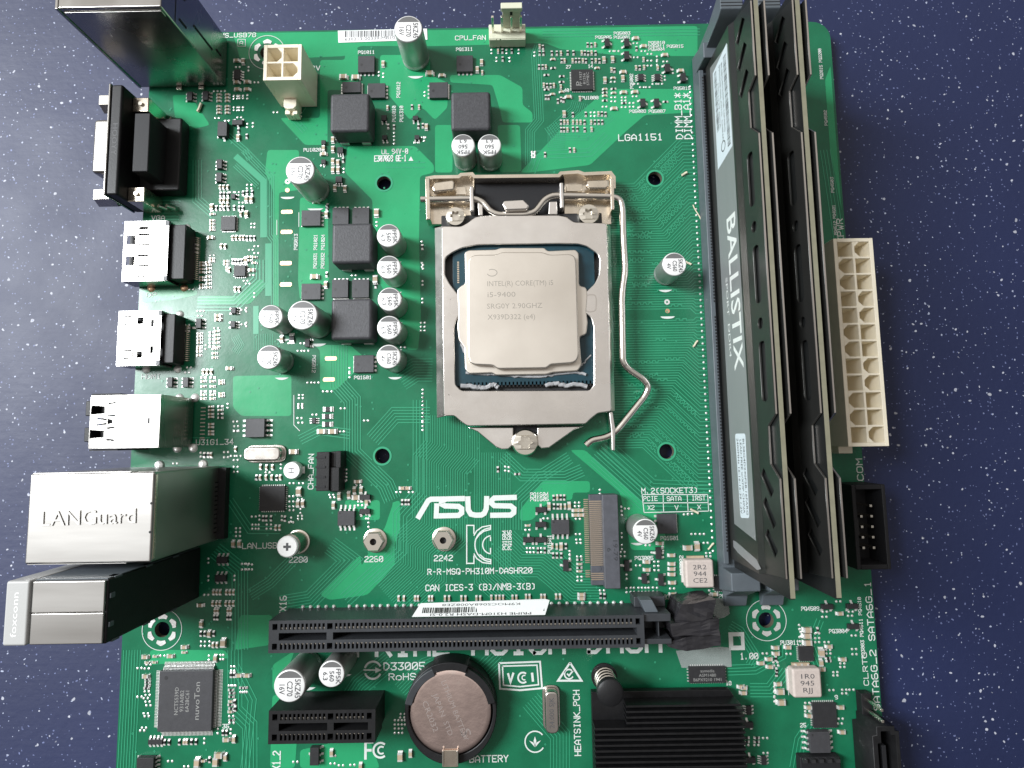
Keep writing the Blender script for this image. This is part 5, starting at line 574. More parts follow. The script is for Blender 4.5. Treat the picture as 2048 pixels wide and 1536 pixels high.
# VCCI style frame
lm=MB()
for p_,w in (([(86.36, -9.52), (96.81, -9.31), (97.18, -15.76), (91.59, -16.16), (86.52, -15.72), (86.36, -9.52)],.45),([(87.24, -10.26), (96.02, -10.15), (96.31, -14.9), (91.6, -15.31), (87.42, -14.89), (87.24, -10.26)],.35),([(88.61, -11.99), (89.21, -14.19), (90.01, -11.89)],.55),([(94.72, -11.96), (94.93, -14.15)],.6)): lm.ribbon(p_,w,.105)
cx_,cy_=(92.41, -13.14)
lm.ribbon(arc(cx_,cy_,1.25,50,310),.42,.105); lm.ribbon(arc(cx_+.3,cy_,.55,60,300),.3,.105)
lm.build('silkscreen_logo',M['silk'],pcb); lm=MB()
# RCM triangle
lm.ribbon([(104.44, -9.67), (101.28, -14), (107.24, -14.09), (104.44, -9.67)],.5,.105)
cx_,cy_=(104.11, -12.46); lm.ribbon(arc(cx_,cy_,1.15,40,330),.35,.105); lm.ribbon([(103.61, -12.33), (104.1, -12.83), (105.15, -11.63)],.4,.105)
lm.build('silkscreen_logo',M['silk'],pcb); lm=MB()
# recycling arrow disc, ukrainian conformity mark, FCC mark
cx_,cy_=(54.25, -10.75); lm.ribbon(arc(cx_,cy_,2.1,25,165),.5,.105); lm.ribbon(arc(cx_,cy_,2.1,200,335),.5,.105); lm.ribbon([(cx_-2.4,cy_+.1),(cx_+1.6,cy_)],.35,.105); lm.sheet([(cx_+.6,cy_+.7),(cx_+2.2,cy_),(cx_+.6,cy_-.7)],.107)
lm.build('silkscreen_logo',M['silk'],pcb); lm=MB()
cx_,cy_=(95.14, -28.57); lm.ribbon(arc(cx_,cy_,2.5,40,325,24),.32,.105); lm.sheet([(cx_-.05,cy_-1.3),(cx_-1.5,cy_+.3),(cx_-.35,cy_-.2)],.105); lm.sheet([(cx_+.05,cy_-1.3),(cx_+1.5,cy_+.3),(cx_+.35,cy_-.2)],.105); lm.sheet([(cx_,cy_+1.3),(cx_-.35,cy_+.2),(cx_,cy_-1.0),(cx_+.35,cy_+.2)],.109)
lm.build('silkscreen_logo',M['silk'],pcb); lm=MB()
cx_,cy_=(56.28, -30.03); lm.ribbon(arc(cx_,cy_,1.75,50,310,20),.5,.105); lm.ribbon(arc(cx_+.25,cy_,.85,50,310,14),.42,.105)
lm.build('silkscreen_logo',M['silk'],pcb); lm=MB()
# pin-1 block next to the right mounting hole
bx,by=(147.07, -5.04)
for a,b,c,d in ((-2.0,2.0,1.2,2.2),(-2.0,2.0,-2.2,-1.1),(-2.0,-.9,-1.1,1.2),(1.1,2.0,-1.1,1.2)): lm.sheet([(bx+a,by+c),(bx+b,by+c),(bx+b,by+d),(bx+a,by+d)],.105)
# package outlines
lm.build('silkscreen_logo',M['silk'],pcb); lm=MB()
for p_ in ([(136.55, 15.42), (134.74, 15.45), (134.81, 8.53), (135.45, 8.52)],[(162.85, -11.51), (159.54, -11.59), (159.49, -18.37)],[(114.97, 32.23), (110.52, 32.3), (110.46, 30.5)],[(110.55, 15.95), (110.63, 10.03)],[(32.61, 59.86), (32.78, 51.87), (34.4, 50.25)],[(26.89, 108.27), (26.99, 104.01)],[(32.91, 110.3), (32.99, 106.17)]): lm.ribbon(p_,.18,.105)
tag(lm.build('package_outlines',M['silk'],pcb),kind='stuff')
# barcode label along the top edge
lab=MB().prism([(42.93, 163.66), (68.29, 163.79), (68.42, 160.44), (43.13, 160)],0.02,.14).build('barcode_sticker',M['paper'],mobo)
bm_=MB(); x0,y0=(44.94, 162.55); x1,_=(60.6, 162.56)
x=x0
while x<x1:
    w=rng.choice((.12,.2,.32)); bm_.box(x,x+w,y0-.95,y0+.95,.13,.15); x+=w+rng.choice((.12,.2,.3))
bm_.build('barcode',M['ink'],lab)
text('630213-00339-MB10',(52.07, 161.05),14.2,M['ink'],lab,1,.155,.9,name='sticker_text')

# ---- chip passives
def chip(L,W,H,body,term,pad,name):
    m=MB()
    m.cur=0; m.box(-L/2+.18*L,L/2-.18*L,-W/2,W/2,.03,H)
    m.cur=1
    for s in (-1,1):
        m.box(min(s*L/2,s*.30*L),max(s*L/2,s*.30*L),-W/2-.01,W/2+.01,.03,H+.012)
        a=s*L/2; m.box(min(a,a+s*pad),max(a,a+s*pad),-W/2-.05,W/2+.05,.0,.16)
        m.box(a-.15 if s>0 else a-.12,a+.12 if s>0 else a+.15,-W/2,W/2,.0,.28)
    return m.mesh(name,[body,term])
CH={'c':chip(1.0,.5,.5,M['tan'],M['tin'],.30,'chip_capacitor'),'r':chip(1.0,.5,.36,M['res'],M['tin'],.30,'chip_resistor'),
    'C':chip(1.5,.8,.65,M['tan'],M['tin'],.32,'chip_capacitor'),'B':chip(2.0,1.2,.9,M['tan'],M['tin'],.3,'chip_capacitor'),'k':chip(2.1,1.2,.5,M['res'],M['tin'],.4,'chip_resistor')}
padm=MB(); cnt={}
rest={}
for x,y,o,ty in SMD:
    if ty=='p':
        for s in (-1,1):
            dx,dy=((s*.52,0) if o=='h' else (0,s*.52)); padm.lathe(x+dx,y+dy,[(.33,.0),(.30,.10),(.16,.17)],8)
        continue
    nm='chip_resistor' if ty in 'rk' else 'chip_capacitor'
    cnt[nm]=cnt.get(nm,0)+1
    if cnt[nm]>300:
        me=CH[ty]; ml=rest.setdefault((nm,ty),MB()); b=len(ml.v); c,s_=(1,0) if o=='h' else (0,1)
        for v in me.vertices: vx,vy,vz=v.co/K; ml.v.append((x+c*vx-s_*vy,y+s_*vx+c*vy,vz))
        for pl in me.polygons: ml.f.append([b+i for i in pl.vertices]); ml.m.append(pl.material_index)
        continue
    ob=bpy.data.objects.new(nm,CH[ty]); col.objects.link(ob); ob.parent=mobo; ob.location=(x*K,y*K,0); ob.rotation_euler=(0,0,(0 if o=='h' else math.pi/2)+rng.uniform(-.04,.04))
for (nm,ty),ml in rest.items(): tag(ml.build('small_chip_passives',[M['res'] if ty in 'rk' else M['tan'],M['tin']],mobo),kind='stuff')
tag(padm.build('bare_solder_pads',M['tin'],mobo,smooth=True),kind='stuff')

# ---- leaded small packages
import re as _re
def pins_for(legs,w,h):
    out=[]
    for sd,n in _re.findall(r'([lrtb])(\d)',legs):
        n=int(n)
        for i in range(n):
            span=(h if sd in 'lr' else w)*.80; t=0 if n==1 else -span/2+span*i/(n-1)
            out.append((sd,t,n))
    return out
def leg(m,sd,t,n,w,h,ht,lw,ln):
    def add(a0,a1,z0,z1):
        if sd=='r': m.box(w/2+a0,w/2+a1,t-lw/2,t+lw/2,z0,z1)
        if sd=='l': m.box(-w/2-a1,-w/2-a0,t-lw/2,t+lw/2,z0,z1)
        if sd=='t': m.box(t-lw/2,t+lw/2,h/2+a0,h/2+a1,z0,z1)
        if sd=='b': m.box(t-lw/2,t+lw/2,-h/2-a1,-h/2-a0,z0,z1)
    add(-.05,ln*.35,ht*.42,ht*.42+.14); add(ln*.30,ln*.46,.08,ht*.42+.14); add(ln*.30,ln,.02,.16); add(ln*.25,ln*1.25,.0,.075)
for x,y,w,h,legs,ht,tg in SOT:
    soic = tg=='soic'
    body=MB().cbox(0,0,w,h,.10,ht).build('soic_chip' if soic else 'transistor',M['epoxyd'] if soic else M['epoxy'],mobo,bevel=.10 if soic else .06,seg=1,loc=(x,y,0))
    ps=pins_for(legs,w,h)
    if soic:
        for sd,t,n in ps:
            m=MB(); leg(m,sd,t,n,w,h,ht,.5,1.15); m.build('pin',M['tin'],body)
        MB().cyl(-w*.36,h*.36,.25,ht,ht+.006,12).build('pin_one_mark',M['epoxy'],body)
    else:
        m=MB()
        for sd,t,n in ps:
            span=(h if sd in 'lr' else w); leg(m,sd,t,n,w,h,ht,min(.55,span/max(n,2)*.55),.62)
        m.build('pins',M['tin'],body)
for x,y,w,h,ls in MOSFET:
    body=MB().cbox(0,0,w,h,.06,1.05).build('power_mosfet',M['epoxyd'],mobo,bevel=.07,seg=1,loc=(x,y,0))
    m=MB()
    for i in range(4):
        t=-.375*1.0+i*.25
        if ls in 'lr': s=1 if ls=='r' else -1; m.box(min(s*(w/2-.1),s*(w/2+.55)),max(s*(w/2-.1),s*(w/2+.55)),t*h-.28,t*h+.28,.0,.16)
        else: s=1 if ls=='t' else -1; m.box(t*w-.28,t*w+.28,min(s*(h/2-.1),s*(h/2+.55)),max(s*(h/2-.1),s*(h/2+.55)),.0,.16)
    m.build('pins',M['tin'],body)
    m=MB()
    if ls in 'lr': s=-1 if ls=='r' else 1; m.box(min(s*(w/2-.2),s*(w/2+.30)),max(s*(w/2-.2),s*(w/2+.30)),-h/2+.1,h/2-.1,.0,.2)
    else: s=-1 if ls=='t' else 1; m.box(-w/2+.1,w/2-.1,min(s*(h/2-.2),s*(h/2+.3)),max(s*(h/2-.2),s*(h/2+.3)),.0,.2)
    m.build('drain_tab',M['tin'],body)
    m=MB().cyl(-w*.28,-h*.05,.38,1.05,1.056,16); m.build('pin_one_mark',M['epoxy'],body)
def flat_chip(x,y,w,h,ht,n,tg):
    body=MB().cbox(0,0,w,h,.03,ht).build('flat_chip',M['epoxy'],mobo,bevel=.05,seg=1,loc=(x,y,0))
    m=MB()
    for i in range(n):
        for L_,s in ((w,0),(h,1)):
            t=-L_*.43+L_*.86*i/(n-1)
            for d in (-1,1):
                if s==0: m.box(t-.13,t+.13,min(d*(h/2-.05),d*(h/2+.35)),max(d*(h/2-.05),d*(h/2+.35)),.0,.18)
                elif n<=13 or i%3==0: m.box(min(d*(w/2-.05),d*(w/2+.35)),max(d*(w/2-.05),d*(w/2+.35)),t-.13,t+.13,.0,.18)
    m.build('pins',M['tin'],body)
    return body
for q in QFN:
    b=flat_chip(*q)
    if q[6]=='pwm':
        text('p',(-1.5,-1.2),1.2,M['inkchip'],b,90,q[4]+.01,1.2,name='chip_marking')
        text('FP 1937\n81256\nSTMEC',(0.6,0.2),4.2,M['inkchip'],b,90,q[4]+.01,.7,name='chip_marking')
    if q[6]=='asm':
        text('asmedia\nASM1480\nB6PX9210 1941',(0,-.1),7.0,M['inkchip'],b,0,q[4]+.01,.75,name='chip_marking')
# ================================================================== larger soldered parts
# ---- QFP controller lower left
qx,qy=(7.54, -16.88)
body=MB().cbox(0,0,13.6,14.6,.25,1.6).build('controller_chip',M['epoxyd'],mobo,bevel=.18,seg=2,loc=(qx,qy,0))
m=MB()
for i in range(38):
    t=-6.3+12.6*i/37
    for sd in 'lrtb':
        leg(m,sd,t*(1.0 if sd in 'tb' else 1.07),38,13.6,14.6,1.3,.17,1.35)
tag(m.build('pins',M['tin'],body),kind='stuff')
MB().cyl(-5.0,5.6,.5,1.6,1.606,16).build('pin_one_mark',M['epoxy'],body)
text('nuvoTon',(3.0,0),9.0,M['inkchip'],body,90,1.62,1.35,name='chip_marking')
text('NCT5539D\n931A0B2\n6A28C61',(-.8,0),6.6,M['inkchip'],body,90,1.62,.95,name='chip_marking')

# ---- electrolytic / polymer capacitors
CAPM={}
for i,(x,y,r,h,t,rot) in enumerate(CAP):
    key=(r,h)
    if key not in CAPM:
        CAPM[key]=(MB().lathe(0,0,[(r*.93,.0),(r,.25),(r,1.0),(r*.93,1.35),(r*.93,1.7),(r,2.0),(r,h-.55),(r*.985,h-.25),(r*.93,h-.06),(r*.90,h-.02)],40).mesh('capacitor',M['can'],True),
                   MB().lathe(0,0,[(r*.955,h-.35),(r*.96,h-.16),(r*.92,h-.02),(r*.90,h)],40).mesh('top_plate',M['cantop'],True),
                   (lambda m:m)(MB()))
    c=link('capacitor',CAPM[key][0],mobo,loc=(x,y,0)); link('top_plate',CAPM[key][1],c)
    m=MB(); n=20; a0=90-58; pts=[]
    for k in range(n+1): tt=rad(a0+116*k/n); pts.append((r*.885*math.cos(tt),r*.885*math.sin(tt)))
    if rot==90: pts=[(px_,py_) for px_,py_ in pts]
    m.sheet(pts,h+.012); mk=m.build('polarity_mark',M['canmark'],c)
    tr=-90 if rot!=90 else 180
    tilt=rot if rot!=90 else 0
    text('\n'.join(t),(0.0,-r*.16) if rot!=90 else (0,-r*.12),r*1.12,M['inkgrey'],c,tr+tilt,h+.014,r*.34,name='can_print',bold=.03)
    if rot!=90 or True: crescent(x-.1,y-r*.62,r*.95,mobo,232,308)

# ---- power chokes
for x,y in CHOKE:
    h=7.0
    b=MB().cbox(0,0,10.7,10.9,.35,h).build('power_choke',M['ferrite'],mobo,bevel=.9,seg=3,loc=(x,y,0))
    for s in (-1,1): MB().box(s*3-1.2,s*3+1.2,-5.6,-5.25,.0,1.2).build('terminal',M['tin'],b)
for s,q,lab in (('2R2\n944\nCE2',(137.63, 12.43),'sandy inductor printed 2R2 944 CE2'),('1R0\n945\nRJJ',(163.02, -14.43),'sandy inductor printed 1R0 945 RJJ')):
    b=MB().cbox(0,0,7.2,7.0,.1,3.0).build('square_inductor',M['chokeb'],mobo,bevel=.6,seg=3,loc=(*q,0)); b['label']=lab
    text(s,(0,0),3.6,M['inkgrey'],b,0,3.012,1.15,name='inductor_print')
    MB().box(-4.0,-3.3,-2.6,2.6,.0,.5).build('terminal',M['tin'],b); MB().box(-2.4,2.0,3.3,4.0,.0,.6).build('terminal',M['tan'],b)
x,y=(33.38, 40.03)
b=MB().lathe(0,0,[(2.2,.1),(2.3,.5),(2.2,2.3),(2.05,2.6)],32).build('round_inductor',M['cantop'],mobo,smooth=True,loc=(x,y,0))
MB().box(-2.6,2.6,-.9,.9,.0,.4).build('terminal',M['tin'],b)
text('H',(0,0),1.3,M['inkgrey'],b,90,2.62,1.5,name='inductor_print')

# ---- crystals
def crystal(q,w,h,ht,txt=None,rot=0):
    x,y=q
    base=MB().prism(rounded([(-w/2-.5,-h/2-.5),(w/2+.5,-h/2-.5),(w/2+.5,h/2+.5),(-w/2-.5,h/2+.5)],h/2+.4,6),.05,.55).build('quartz_crystal',M['crystal'],mobo,bevel=.15,loc=(x,y,0))
    MB().prism(rounded([(-w/2,-h/2),(w/2,-h/2),(w/2,h/2),(-w/2,h/2)],h/2-.02,6),.5,ht).build('can',M['crystal'],base,bevel=.45,seg=3)
    if txt: text(txt,(0,0),(w if w>h else h)*.72,M['inkgrey'],base,90 if h>w else 0,ht+.02,1.2,name='crystal_print')
crystal((25.75, 44.41),9.6,3.6,3.2)
def vcrystal(q,w,h,ht,txt):
    x,y=q
    base=MB().prism(rounded([(-w/2-.5,-h/2-.5),(w/2+.5,-h/2-.5),(w/2+.5,h/2+.5),(-w/2-.5,h/2+.5)],w/2+.4,6),.05,.55).build('quartz_crystal',M['crystal'],mobo,bevel=.15,loc=(x,y,0))
    MB().prism(rounded([(-w/2,-h/2),(w/2,-h/2),(w/2,h/2),(-w/2,h/2)],w/2-.02,6),.5,ht).build('can',M['crystal'],base,bevel=.45,seg=3)
    text(txt,(0,0),h*.72,M['inkgrey'],base,90,ht+.02,1.2,name='crystal_print')
vcrystal((99.4, -20.37),3.4,10.0,3.2,'24.000 SJK')

# ---- rear I/O: PS/2 + USB stack (tall, top left)
def slit(par,x0,x1,y0,y1,z0,z1,m=None): return MB().box(x0,x1,y0,y1,z0,z1).build('slot',m or M['blackmat'],par)
b=MB().box(-12.2,11.7,147.3,161.4,.35,30.0).build('keyboard_usb_stack',M['nickel'],mobo,bevel=.35,seg=3); b['label']='tall bright nickel keyboard and USB port stack'
MB().box(-12.6,-11.9,147.0,161.7,.6,30.2).build('front_flange',M['nickel'],b,bevel=.15)
MB().box(-11.5,11.2,146.95,147.3,27.2,29.0).build('folded_seam',M['nickel'],b,bevel=.12)
MB().box(11.7,11.78,147.8,161,24.5,24.7).build('seam',M['blackmat'],b)
for yy,z0,z1 in ((149.5,20,23),(152.5,8,17),(156,21,25),(154,3.5,6)): MB().box(11.68,11.85,yy,yy+.5,z0,z1).build('spring_slot',M['blackmat'],b)
for xx in (-2.0,4.2): MB().box(xx,xx+1.6,146.2,147.2,.02,1.0).build('solder_tab',M['pin'],b,bevel=.2)

# ---- VGA
v=empty('vga_connector',(0,0,0),mobo); v['label']='black D-sub video connector with hex nuts'
MB().box(-12.0,-9.0,110.9,140.7,.2,12.0).build('flange',M['black'],v,bevel=.6,seg=3)
MB().box(-12.6,-12.0,110.7,140.9,.4,12.2).build('metal_front',M['nickel'],v,bevel=.25)
MB().prism(rounded([(-17.5,117.6),(-12.4,117.6),(-12.4,132.4),(-17.5,132.4)],1.2),2.4,10.3).build('d_shell',M['nickel'],v,bevel=1.0,seg=3)
for yy in (112.6,138.6):
    m=MB(); m.lathe(0,0,[(2.5,0),(2.5,5.2),(2.1,5.5)],6); m.map(lambda a,c,d,yy=yy:(-12.4-d,yy+a,6.4+c)); m.build('hex_nut',M['pin'],v)
MB().box(-9.0,2.0,115.4,136.0,.2,4.2).build('housing',M['black'],v,bevel=.5)
MB().box(-6.1,-2.0,117.3,133.2,4.0,11.2).build('housing_block',M['blackmat'],v,bevel=.3)
for yy in (112.6,137.4):
    MB().box(-9.0,-4.6,yy-2.0,yy+2.0,.3,8.2).build('bracket',M['bronze'],v,bevel=.25)
    for dx in (0,2.2): MB().tube([(-3.8+dx,yy-1.2,3.5),(-2.8+dx,yy-1.2,1.6),(-2.6+dx,yy-1.2,-.5)],.45,8).build('lead',M['pin'],v)
    MB().cyl(-6.5,yy,.55,8.1,8.8,12).build('rivet',M['pin'],v)
text('HOOYY',(-10.5,125.8,12.02),8.5,M['inkgrey'],v,-90,12.02,1.3,name='moulded_text')

# ---- DisplayPort and HDMI
def av(name,lab,x0,x1,y0,y1,h,back,slots,wins,txt=None,side=1):
    e=empty(name,(0,0,0),mobo); e['label']=lab
    sh=plate('shell',rounded([(x0,y0),(x1,y0),(x1,y1),(x0,y1)],.5),[rounded([(a,c),(b_,c),(b_,d),(a,d)],.08,1) for a,b_,c,d in wins]+[[(a,c-.06),(b_,c-.06),(b_,d+.06),(a,d+.06)] for a,b_,c,d in slots],h-.22,h,M['nickel'],e,.03)
    MB().box(x0,x1,y0,y0+.35,.5,h-.12).build('shell_side',M['nickel'],e); MB().box(x0,x1,y1-.35,y1,.5,h-.12).build('shell_side',M['nickel'],e); MB().box(x0+.1,x1,y0+.35,y1-.35,.45,.75).build('shell_floor',M['nickel'],e)
    MB().box(x0+.6,x1-.3,y0+.6,y1-.6,1.2,h-1.6).build('insulator',M['black'],e)
    for a,b_,c,d in wins:
        ta,tb=(b_-.85,b_+1.6) if side>0 else (a-1.6,a+1.0)
        MB().box(ta,tb,c+.12,d-.12,h-.60,h-.26).build('spring_tongue',M['pin'],e)
    for yy in (y0+.05,y1-1.35): MB().box(x1-.95,x1+.12,yy,yy+1.3,h-.8,h+.10).build('corner_tab',M['slot'],e,bevel=.1)
    MB().box(x1-.05,x1+back,y0+.7,y1-.7,.2,h-1.0).build('rear_housing',M['black'],e,bevel=.25)
    m=MB(); n=int((y1-y0-4)/.55)
    for i in range(n): yy=y0+2+.55*i; m.box(x1+back-.1,x1+back+.6,yy-.12,yy+.12,.5,.75); m.box(x1+back+.45,x1+back+.62,yy-.12,yy+.12,.0,.7); m.box(x1+back+.45,x1+back+1.35,yy-.13,yy+.13,.0,.14)
    tag(m.build('pins',M['pin'],e),kind='stuff')
    for yy in (y0-.3,y1+.3):
        for xx in (x0+4.0,x1+1.2): MB().lathe(xx,yy,[(1.1,.0),(.9,.35),(.35,.6)],14).build('solder_tab',M['copper'] if yy<y0 and name=='displayport_connector' else M['tin'],e,smooth=True)
    if txt: text(txt,((x0+x1)/2+3.0,(y0+y1)/2,h+.01),5.0,M['inkgrey'],e,-90,h+.012,1.1,name='stamped_text')
    return e
av('displayport_connector','bright metal DisplayPort socket stamped A933D',-10.9,.9,89.9,106.2,6.0,3.9,
   [(-7.0,-4.1,102.35,102.7),(-7.0,-4.1,99.5,99.85),(-7.0,-4.1,96.65,97.0),(-7.0,-4.1,93.85,94.2),(-7.0,-4.6,104.0,104.55),(-6.8,-4.7,91.1,91.45)],[(-10.1,-7.1,99.9,102.3),(-10.1,-7.1,94.2,96.6)],'A933D')
av('hdmi_connector','bright metal HDMI socket with two locking springs',-11.2,.0,67.6,82.0,6.0,3.0,
   [(-9.8,-7.7,80.3,80.65),(-9.7,-7.7,78.35,78.7),(-9.7,-7.4,71.35,71.7),(-9.4,-7.4,69.4,69.75),(-2.7,-1.9,77.8,79.5),(-2.6,-1.8,70.9,72.6)],[(-7.5,-4.7,78.5,80.3),(-7.2,-4.6,69.6,71.4)],None,-1)
# ---- two port USB stack
e=empty('usb_stack',(0,0,0),mobo); e['label']='bright metal two-port USB stack'
x0,x1,y0,y1,h=-10.8,6.1,46.5,59.3,14.6
wins=[[(-10.6,54.7),(-6.9,54.9),(-6.9,56.6),(-10.6,56.9)][::-1],[(-10.6,49.0),(-6.9,49.2),(-6.9,50.7),(-10.6,51.0)][::-1]]
cuts=[[(xa,ya-.2),(xb,yb-.2),(xb,yb+.2),(xa,ya+.2)] for xa,ya,xb,yb in ((-6.5,57.3,-4.7,57.5),(-6.5,54.5,-4.7,54.35),(-6.5,51.35,-4.7,51.5),(-6.5,48.65,-4.7,48.4),(-9.0,53.75,-6.7,53.45),(-9.0,52.15,-6.7,52.45))]+[[(-6.5,52.3),(-5.3,52.5),(-5.3,53.4),(-6.5,53.6)]]
plate('shell',rounded([(x0,y0),(x1,y0),(x1,y1),(x0,y1)],.4),wins[:2]+cuts,h-.22,h,M['nickel'],e,.03)
MB().box(x0,x1,y0,y0+.4,.4,h-.12).build('shell_side',M['nickel'],e); MB().box(x0,x1,y1-.4,y1,.4,h-.12).build('shell_side',M['nickel'],e)
MB().box(x1-.35,x1,y0+.4,y1-.4,.4,h-.1).build('shell_back',M['nickel'],e); MB().box(x0+1.2,x1-.6,y0+.7,y1-.7,.4,h-2.2).build('insulator',M['black'],e)
for w in wins[:2]:
    ys=[q[1] for q in w]; MB().box(-7.5,-5.2,(min(ys)+max(ys))/2-.7,(min(ys)+max(ys))/2+.7,h-.7,h-.36).build('spring_tongue',M['nickel'],e)
for ya,yb in ((54.4,58.0),(48.2,51.6)): MB().box(-12.2,-10.7,ya,yb,8.5,h-.3).build('grounding_lip',M['black'],e,bevel=.2)
MB().box(3.2,4.8,52.2,53.8,h,h+.10).build('stamped_boss',M['nickel'],e,bevel=.05); MB().box(3.3,3.75,52.3,53.7,h+.1,h+.13).build('boss_slot',M['blackmat'],e)
text('LOTES',(0.6,52.9),6.0,M['etch'],e,-90,h+.012,1.0,name='stamped_text')
for yy in (y0-.3,y1+.3):
    MB().box(x0-.4,x0+6.5,yy-.2,yy+.2,2,h-.8).build('grounding_spring',M['blackmat'],e)
    for xx in (2.0,6.2): MB().lathe(xx,yy,[(1.2,.0),(1.0,.4),(.35,.7)],14).build('solder_tab',M['tin'],e,smooth=True)
for yy in (y0+1.5,y1-3.4): MB().box(x0-.7,x0+.2,yy,yy+2.0,9.5,h-.6).build('grounding_spring',M['blackmat'],e)
m=MB()
for i in range(9): m.box(7.9,9.2,y0+2.2+i*1.0,y0+2.5+i*1.0,.0,.15)
m.build('pins',M['pin'],e)

# ---- LAN + USB stack
e=empty('lan_stack',(0,0,0),mobo); e['label']='large bright metal network jack stack embossed LANGuard'
x0,x1,y0,y1,h=-12.5,14.2,22.5,41.4,28.6
MB().box(x0,x1,y0,y1,.35,h).build('shell',M['nickeld'],e,bevel=.45,seg=3)
MB().box(x0+.3,x1-5.5,y0-.16,y0+.02,h-3.2,h-.5).build('folded_lip',M['nickeld'],e); MB().box(x0+.3,x1-5.5,y1-.02,y1+.16,h-3.2,h-.5).build('folded_lip',M['nickeld'],e)
text('LANGuard',(0.67, 31.94),20.0,M['nickeld'],e,1,h+.01,3.1,name='embossed_text',thick=.20)
for yy in (34.8,28.8): MB().cyl(x1-.42,yy,.28,h+.001,h+.015,10).build('pin_hole',M['blackmat'],e)
MB().box(x1-.02,x1+.10,y0+.6,y1-.6,h-1.1,h-.5).build('seam',M['bronze'],e)
m=MB()
for i in range(12): m.box(x1,x1+.08,24.5+i*1.15,24.8+i*1.15,.8,3.6)
m.build('vent_slits',M['blackmat'],e)
MB().box(x1,x1+2.0,y0+.4,y1-.4,.05,2.2).build('rear_foot',M['black'],e)
for xx in (-2.5,9.0): MB().lathe(xx,y1+.5,[(1.3,.0),(1.1,.45),(.4,.75)],16).build('solder_tab',M['tin'],e,smooth=True)
for yy in (30,26,35): MB().box(x0-.5,x0+.2,yy,yy+2.4,6,12).build('grounding_spring',M['nickel'],e)

# ---- audio jack stack
e=empty('audio_stack',(0,0,0),mobo); e['label']='tall audio jack stack with metal top and black plastic side'
h=34.4
MB().box(-5.7,9.3,7.9,20.5,.15,h-.5).build('housing',M['black'],e,bevel=.3)
MB().box(-5.6,8.9,14.2,20.3,h-.55,h).build('metal_cover',M['nickeld'],e,bevel=.2); MB().box(-5.6,8.9,8.1,14.1,h-.55,h).build('metal_cover',M['nickeld'],e,bevel=.2)
MB().box(-11.0,-6.2,7.9,20.5,.6,h).build('jack_front',M['greyplate'],e,bevel=.5)
MB().box(-6.3,-5.6,8.2,20.2,1,h-.9).build('gap_plate',M['black'],e)
MB().box(-5.4,9.0,20.45,20.65,.4,h-.6).build('side_cover',M['slate'],e)
text('foxconn',(-8.8,14.0),8.6,M['cantop'],e,90,h+.012,1.2,name='moulded_text')
m=MB(); m.lathe(0,0,[(3.2,0),(3.2,3.0)],20); m.map(lambda a,c,d:(-11.0-d,14.2+a,26+c)); m.build('jack_barrel',mat('jack_ring_blue',(0.02,0.16,0.45),.4),e)
for xx,zz in ((9.3,30),(9.3,20),(9.3,10)):
    for yy in (7.75,20.2): MB().box(xx-1.8,xx+.12,yy,yy+.45,zz,zz+2.2).build('side_clip',M['slate'],e,bevel=.1)
for yy in (16.6,11.0): MB().box(9.0,9.6,yy,yy+1.0,h-2.2,h-.9).build('side_clip',M['slate'],e,bevel=.1)

# ---- 12V four pin and main 24 pin power sockets
def power_socket(name,lab,x0,y0,nx,ny,h,dcell,matl):
    e=empty(name,(0,0,0),mobo); e['label']=lab
    p=4.2; W=nx*p+1.5; H=ny*p+1.5
    MB().box(x0+.02,x0+W-.02,y0+.02,y0+H-.02,.2,6.2).build('base',matl,e)
    m=MB(); m.box(x0,x0+.95,y0,y0+H,2.2,h); m.box(x0+W-.95,x0+W,y0,y0+H,2.2,h); m.box(x0+.95,x0+W-.95,y0,y0+.95,2.2,h); m.box(x0+.95,x0+W-.95,y0+H-.95,y0+H,2.2,h)
    for i in range(1,nx): xx=x0+.75+i*p; m.box(xx-.28,xx+.28,y0+.95,y0+H-.95,2.3,h-.05)
    for j in range(1,ny): yy=y0+.75+j*p; m.box(x0+.95,x0+W-.95,yy-.27,yy+.27,2.3,h-.08)
    m.build('shroud',matl,e,bevel=.10,seg=1)
    m=MB(); k=MB()
    for i in range(nx):
        for j in range(ny):
            cx,cy=x0+.75+(i+.5)*p,y0+.75+(j+.5)*p
            k.cbox(cx,cy,.9,.9,5.5,6.9)
            d=dcell(i,j)
            if d:
                for sy in (-1,1):
                    a=1.86; X=cx+d*a; Y=cy+sy*a; m.prism([(X,Y),(X-d*1.15,Y),(X,Y-sy*1.15)],2.35,h-.1)
    m.build('cell_keys',matl,e); k.build('contacts',M['pin'],e)
    return e
pat24=[(0,1),(1,0),(1,0),(0,1),(0,1),(1,0),(1,0),(0,1),(0,1),(1,0),(1,0),(0,1)]
power_socket('main_power_socket','ivory twenty-four way power socket on the right board edge',171.9,44.0,2,12,12.6,lambda i,j:(-1 if pat24[11-j][i] else 0),M['ivory'])
MB().box(173.2,176.8,42.2,44.0,.2,6).build('latch_ramp',M['ivory'],mobo,bevel=.2)
e=power_socket('cpu_power_socket','ivory four way power socket beside the tall port stack',27.5,140.9,2,2,12.2,lambda i,j:(1 if (i,j) in ((0,1),(1,0)) else 0),M['ivory'])
lx,ly=(31.7, 138.62)
MB().prism([(29.6,140.9),(29.6,138.6),(30.6,138.0),(32.4,138.0),(33.2,138.8),(33.2,140.9)],.3,4.2).build('latch_ramp',M['ivory'],e,bevel=.25); MB().box(31.2,31.8,137.0,138.1,.3,2.6).build('latch_foot',M['ivory'],e); MB().box(29.7,31.1,137.0,138.2,.3,3.2).build('latch_foot',M['ivory'],e,bevel=.15);MB().box(31.9,33.1,137.0,138.2,.3,3.2).build('latch_foot',M['ivory'],e,bevel=.15)

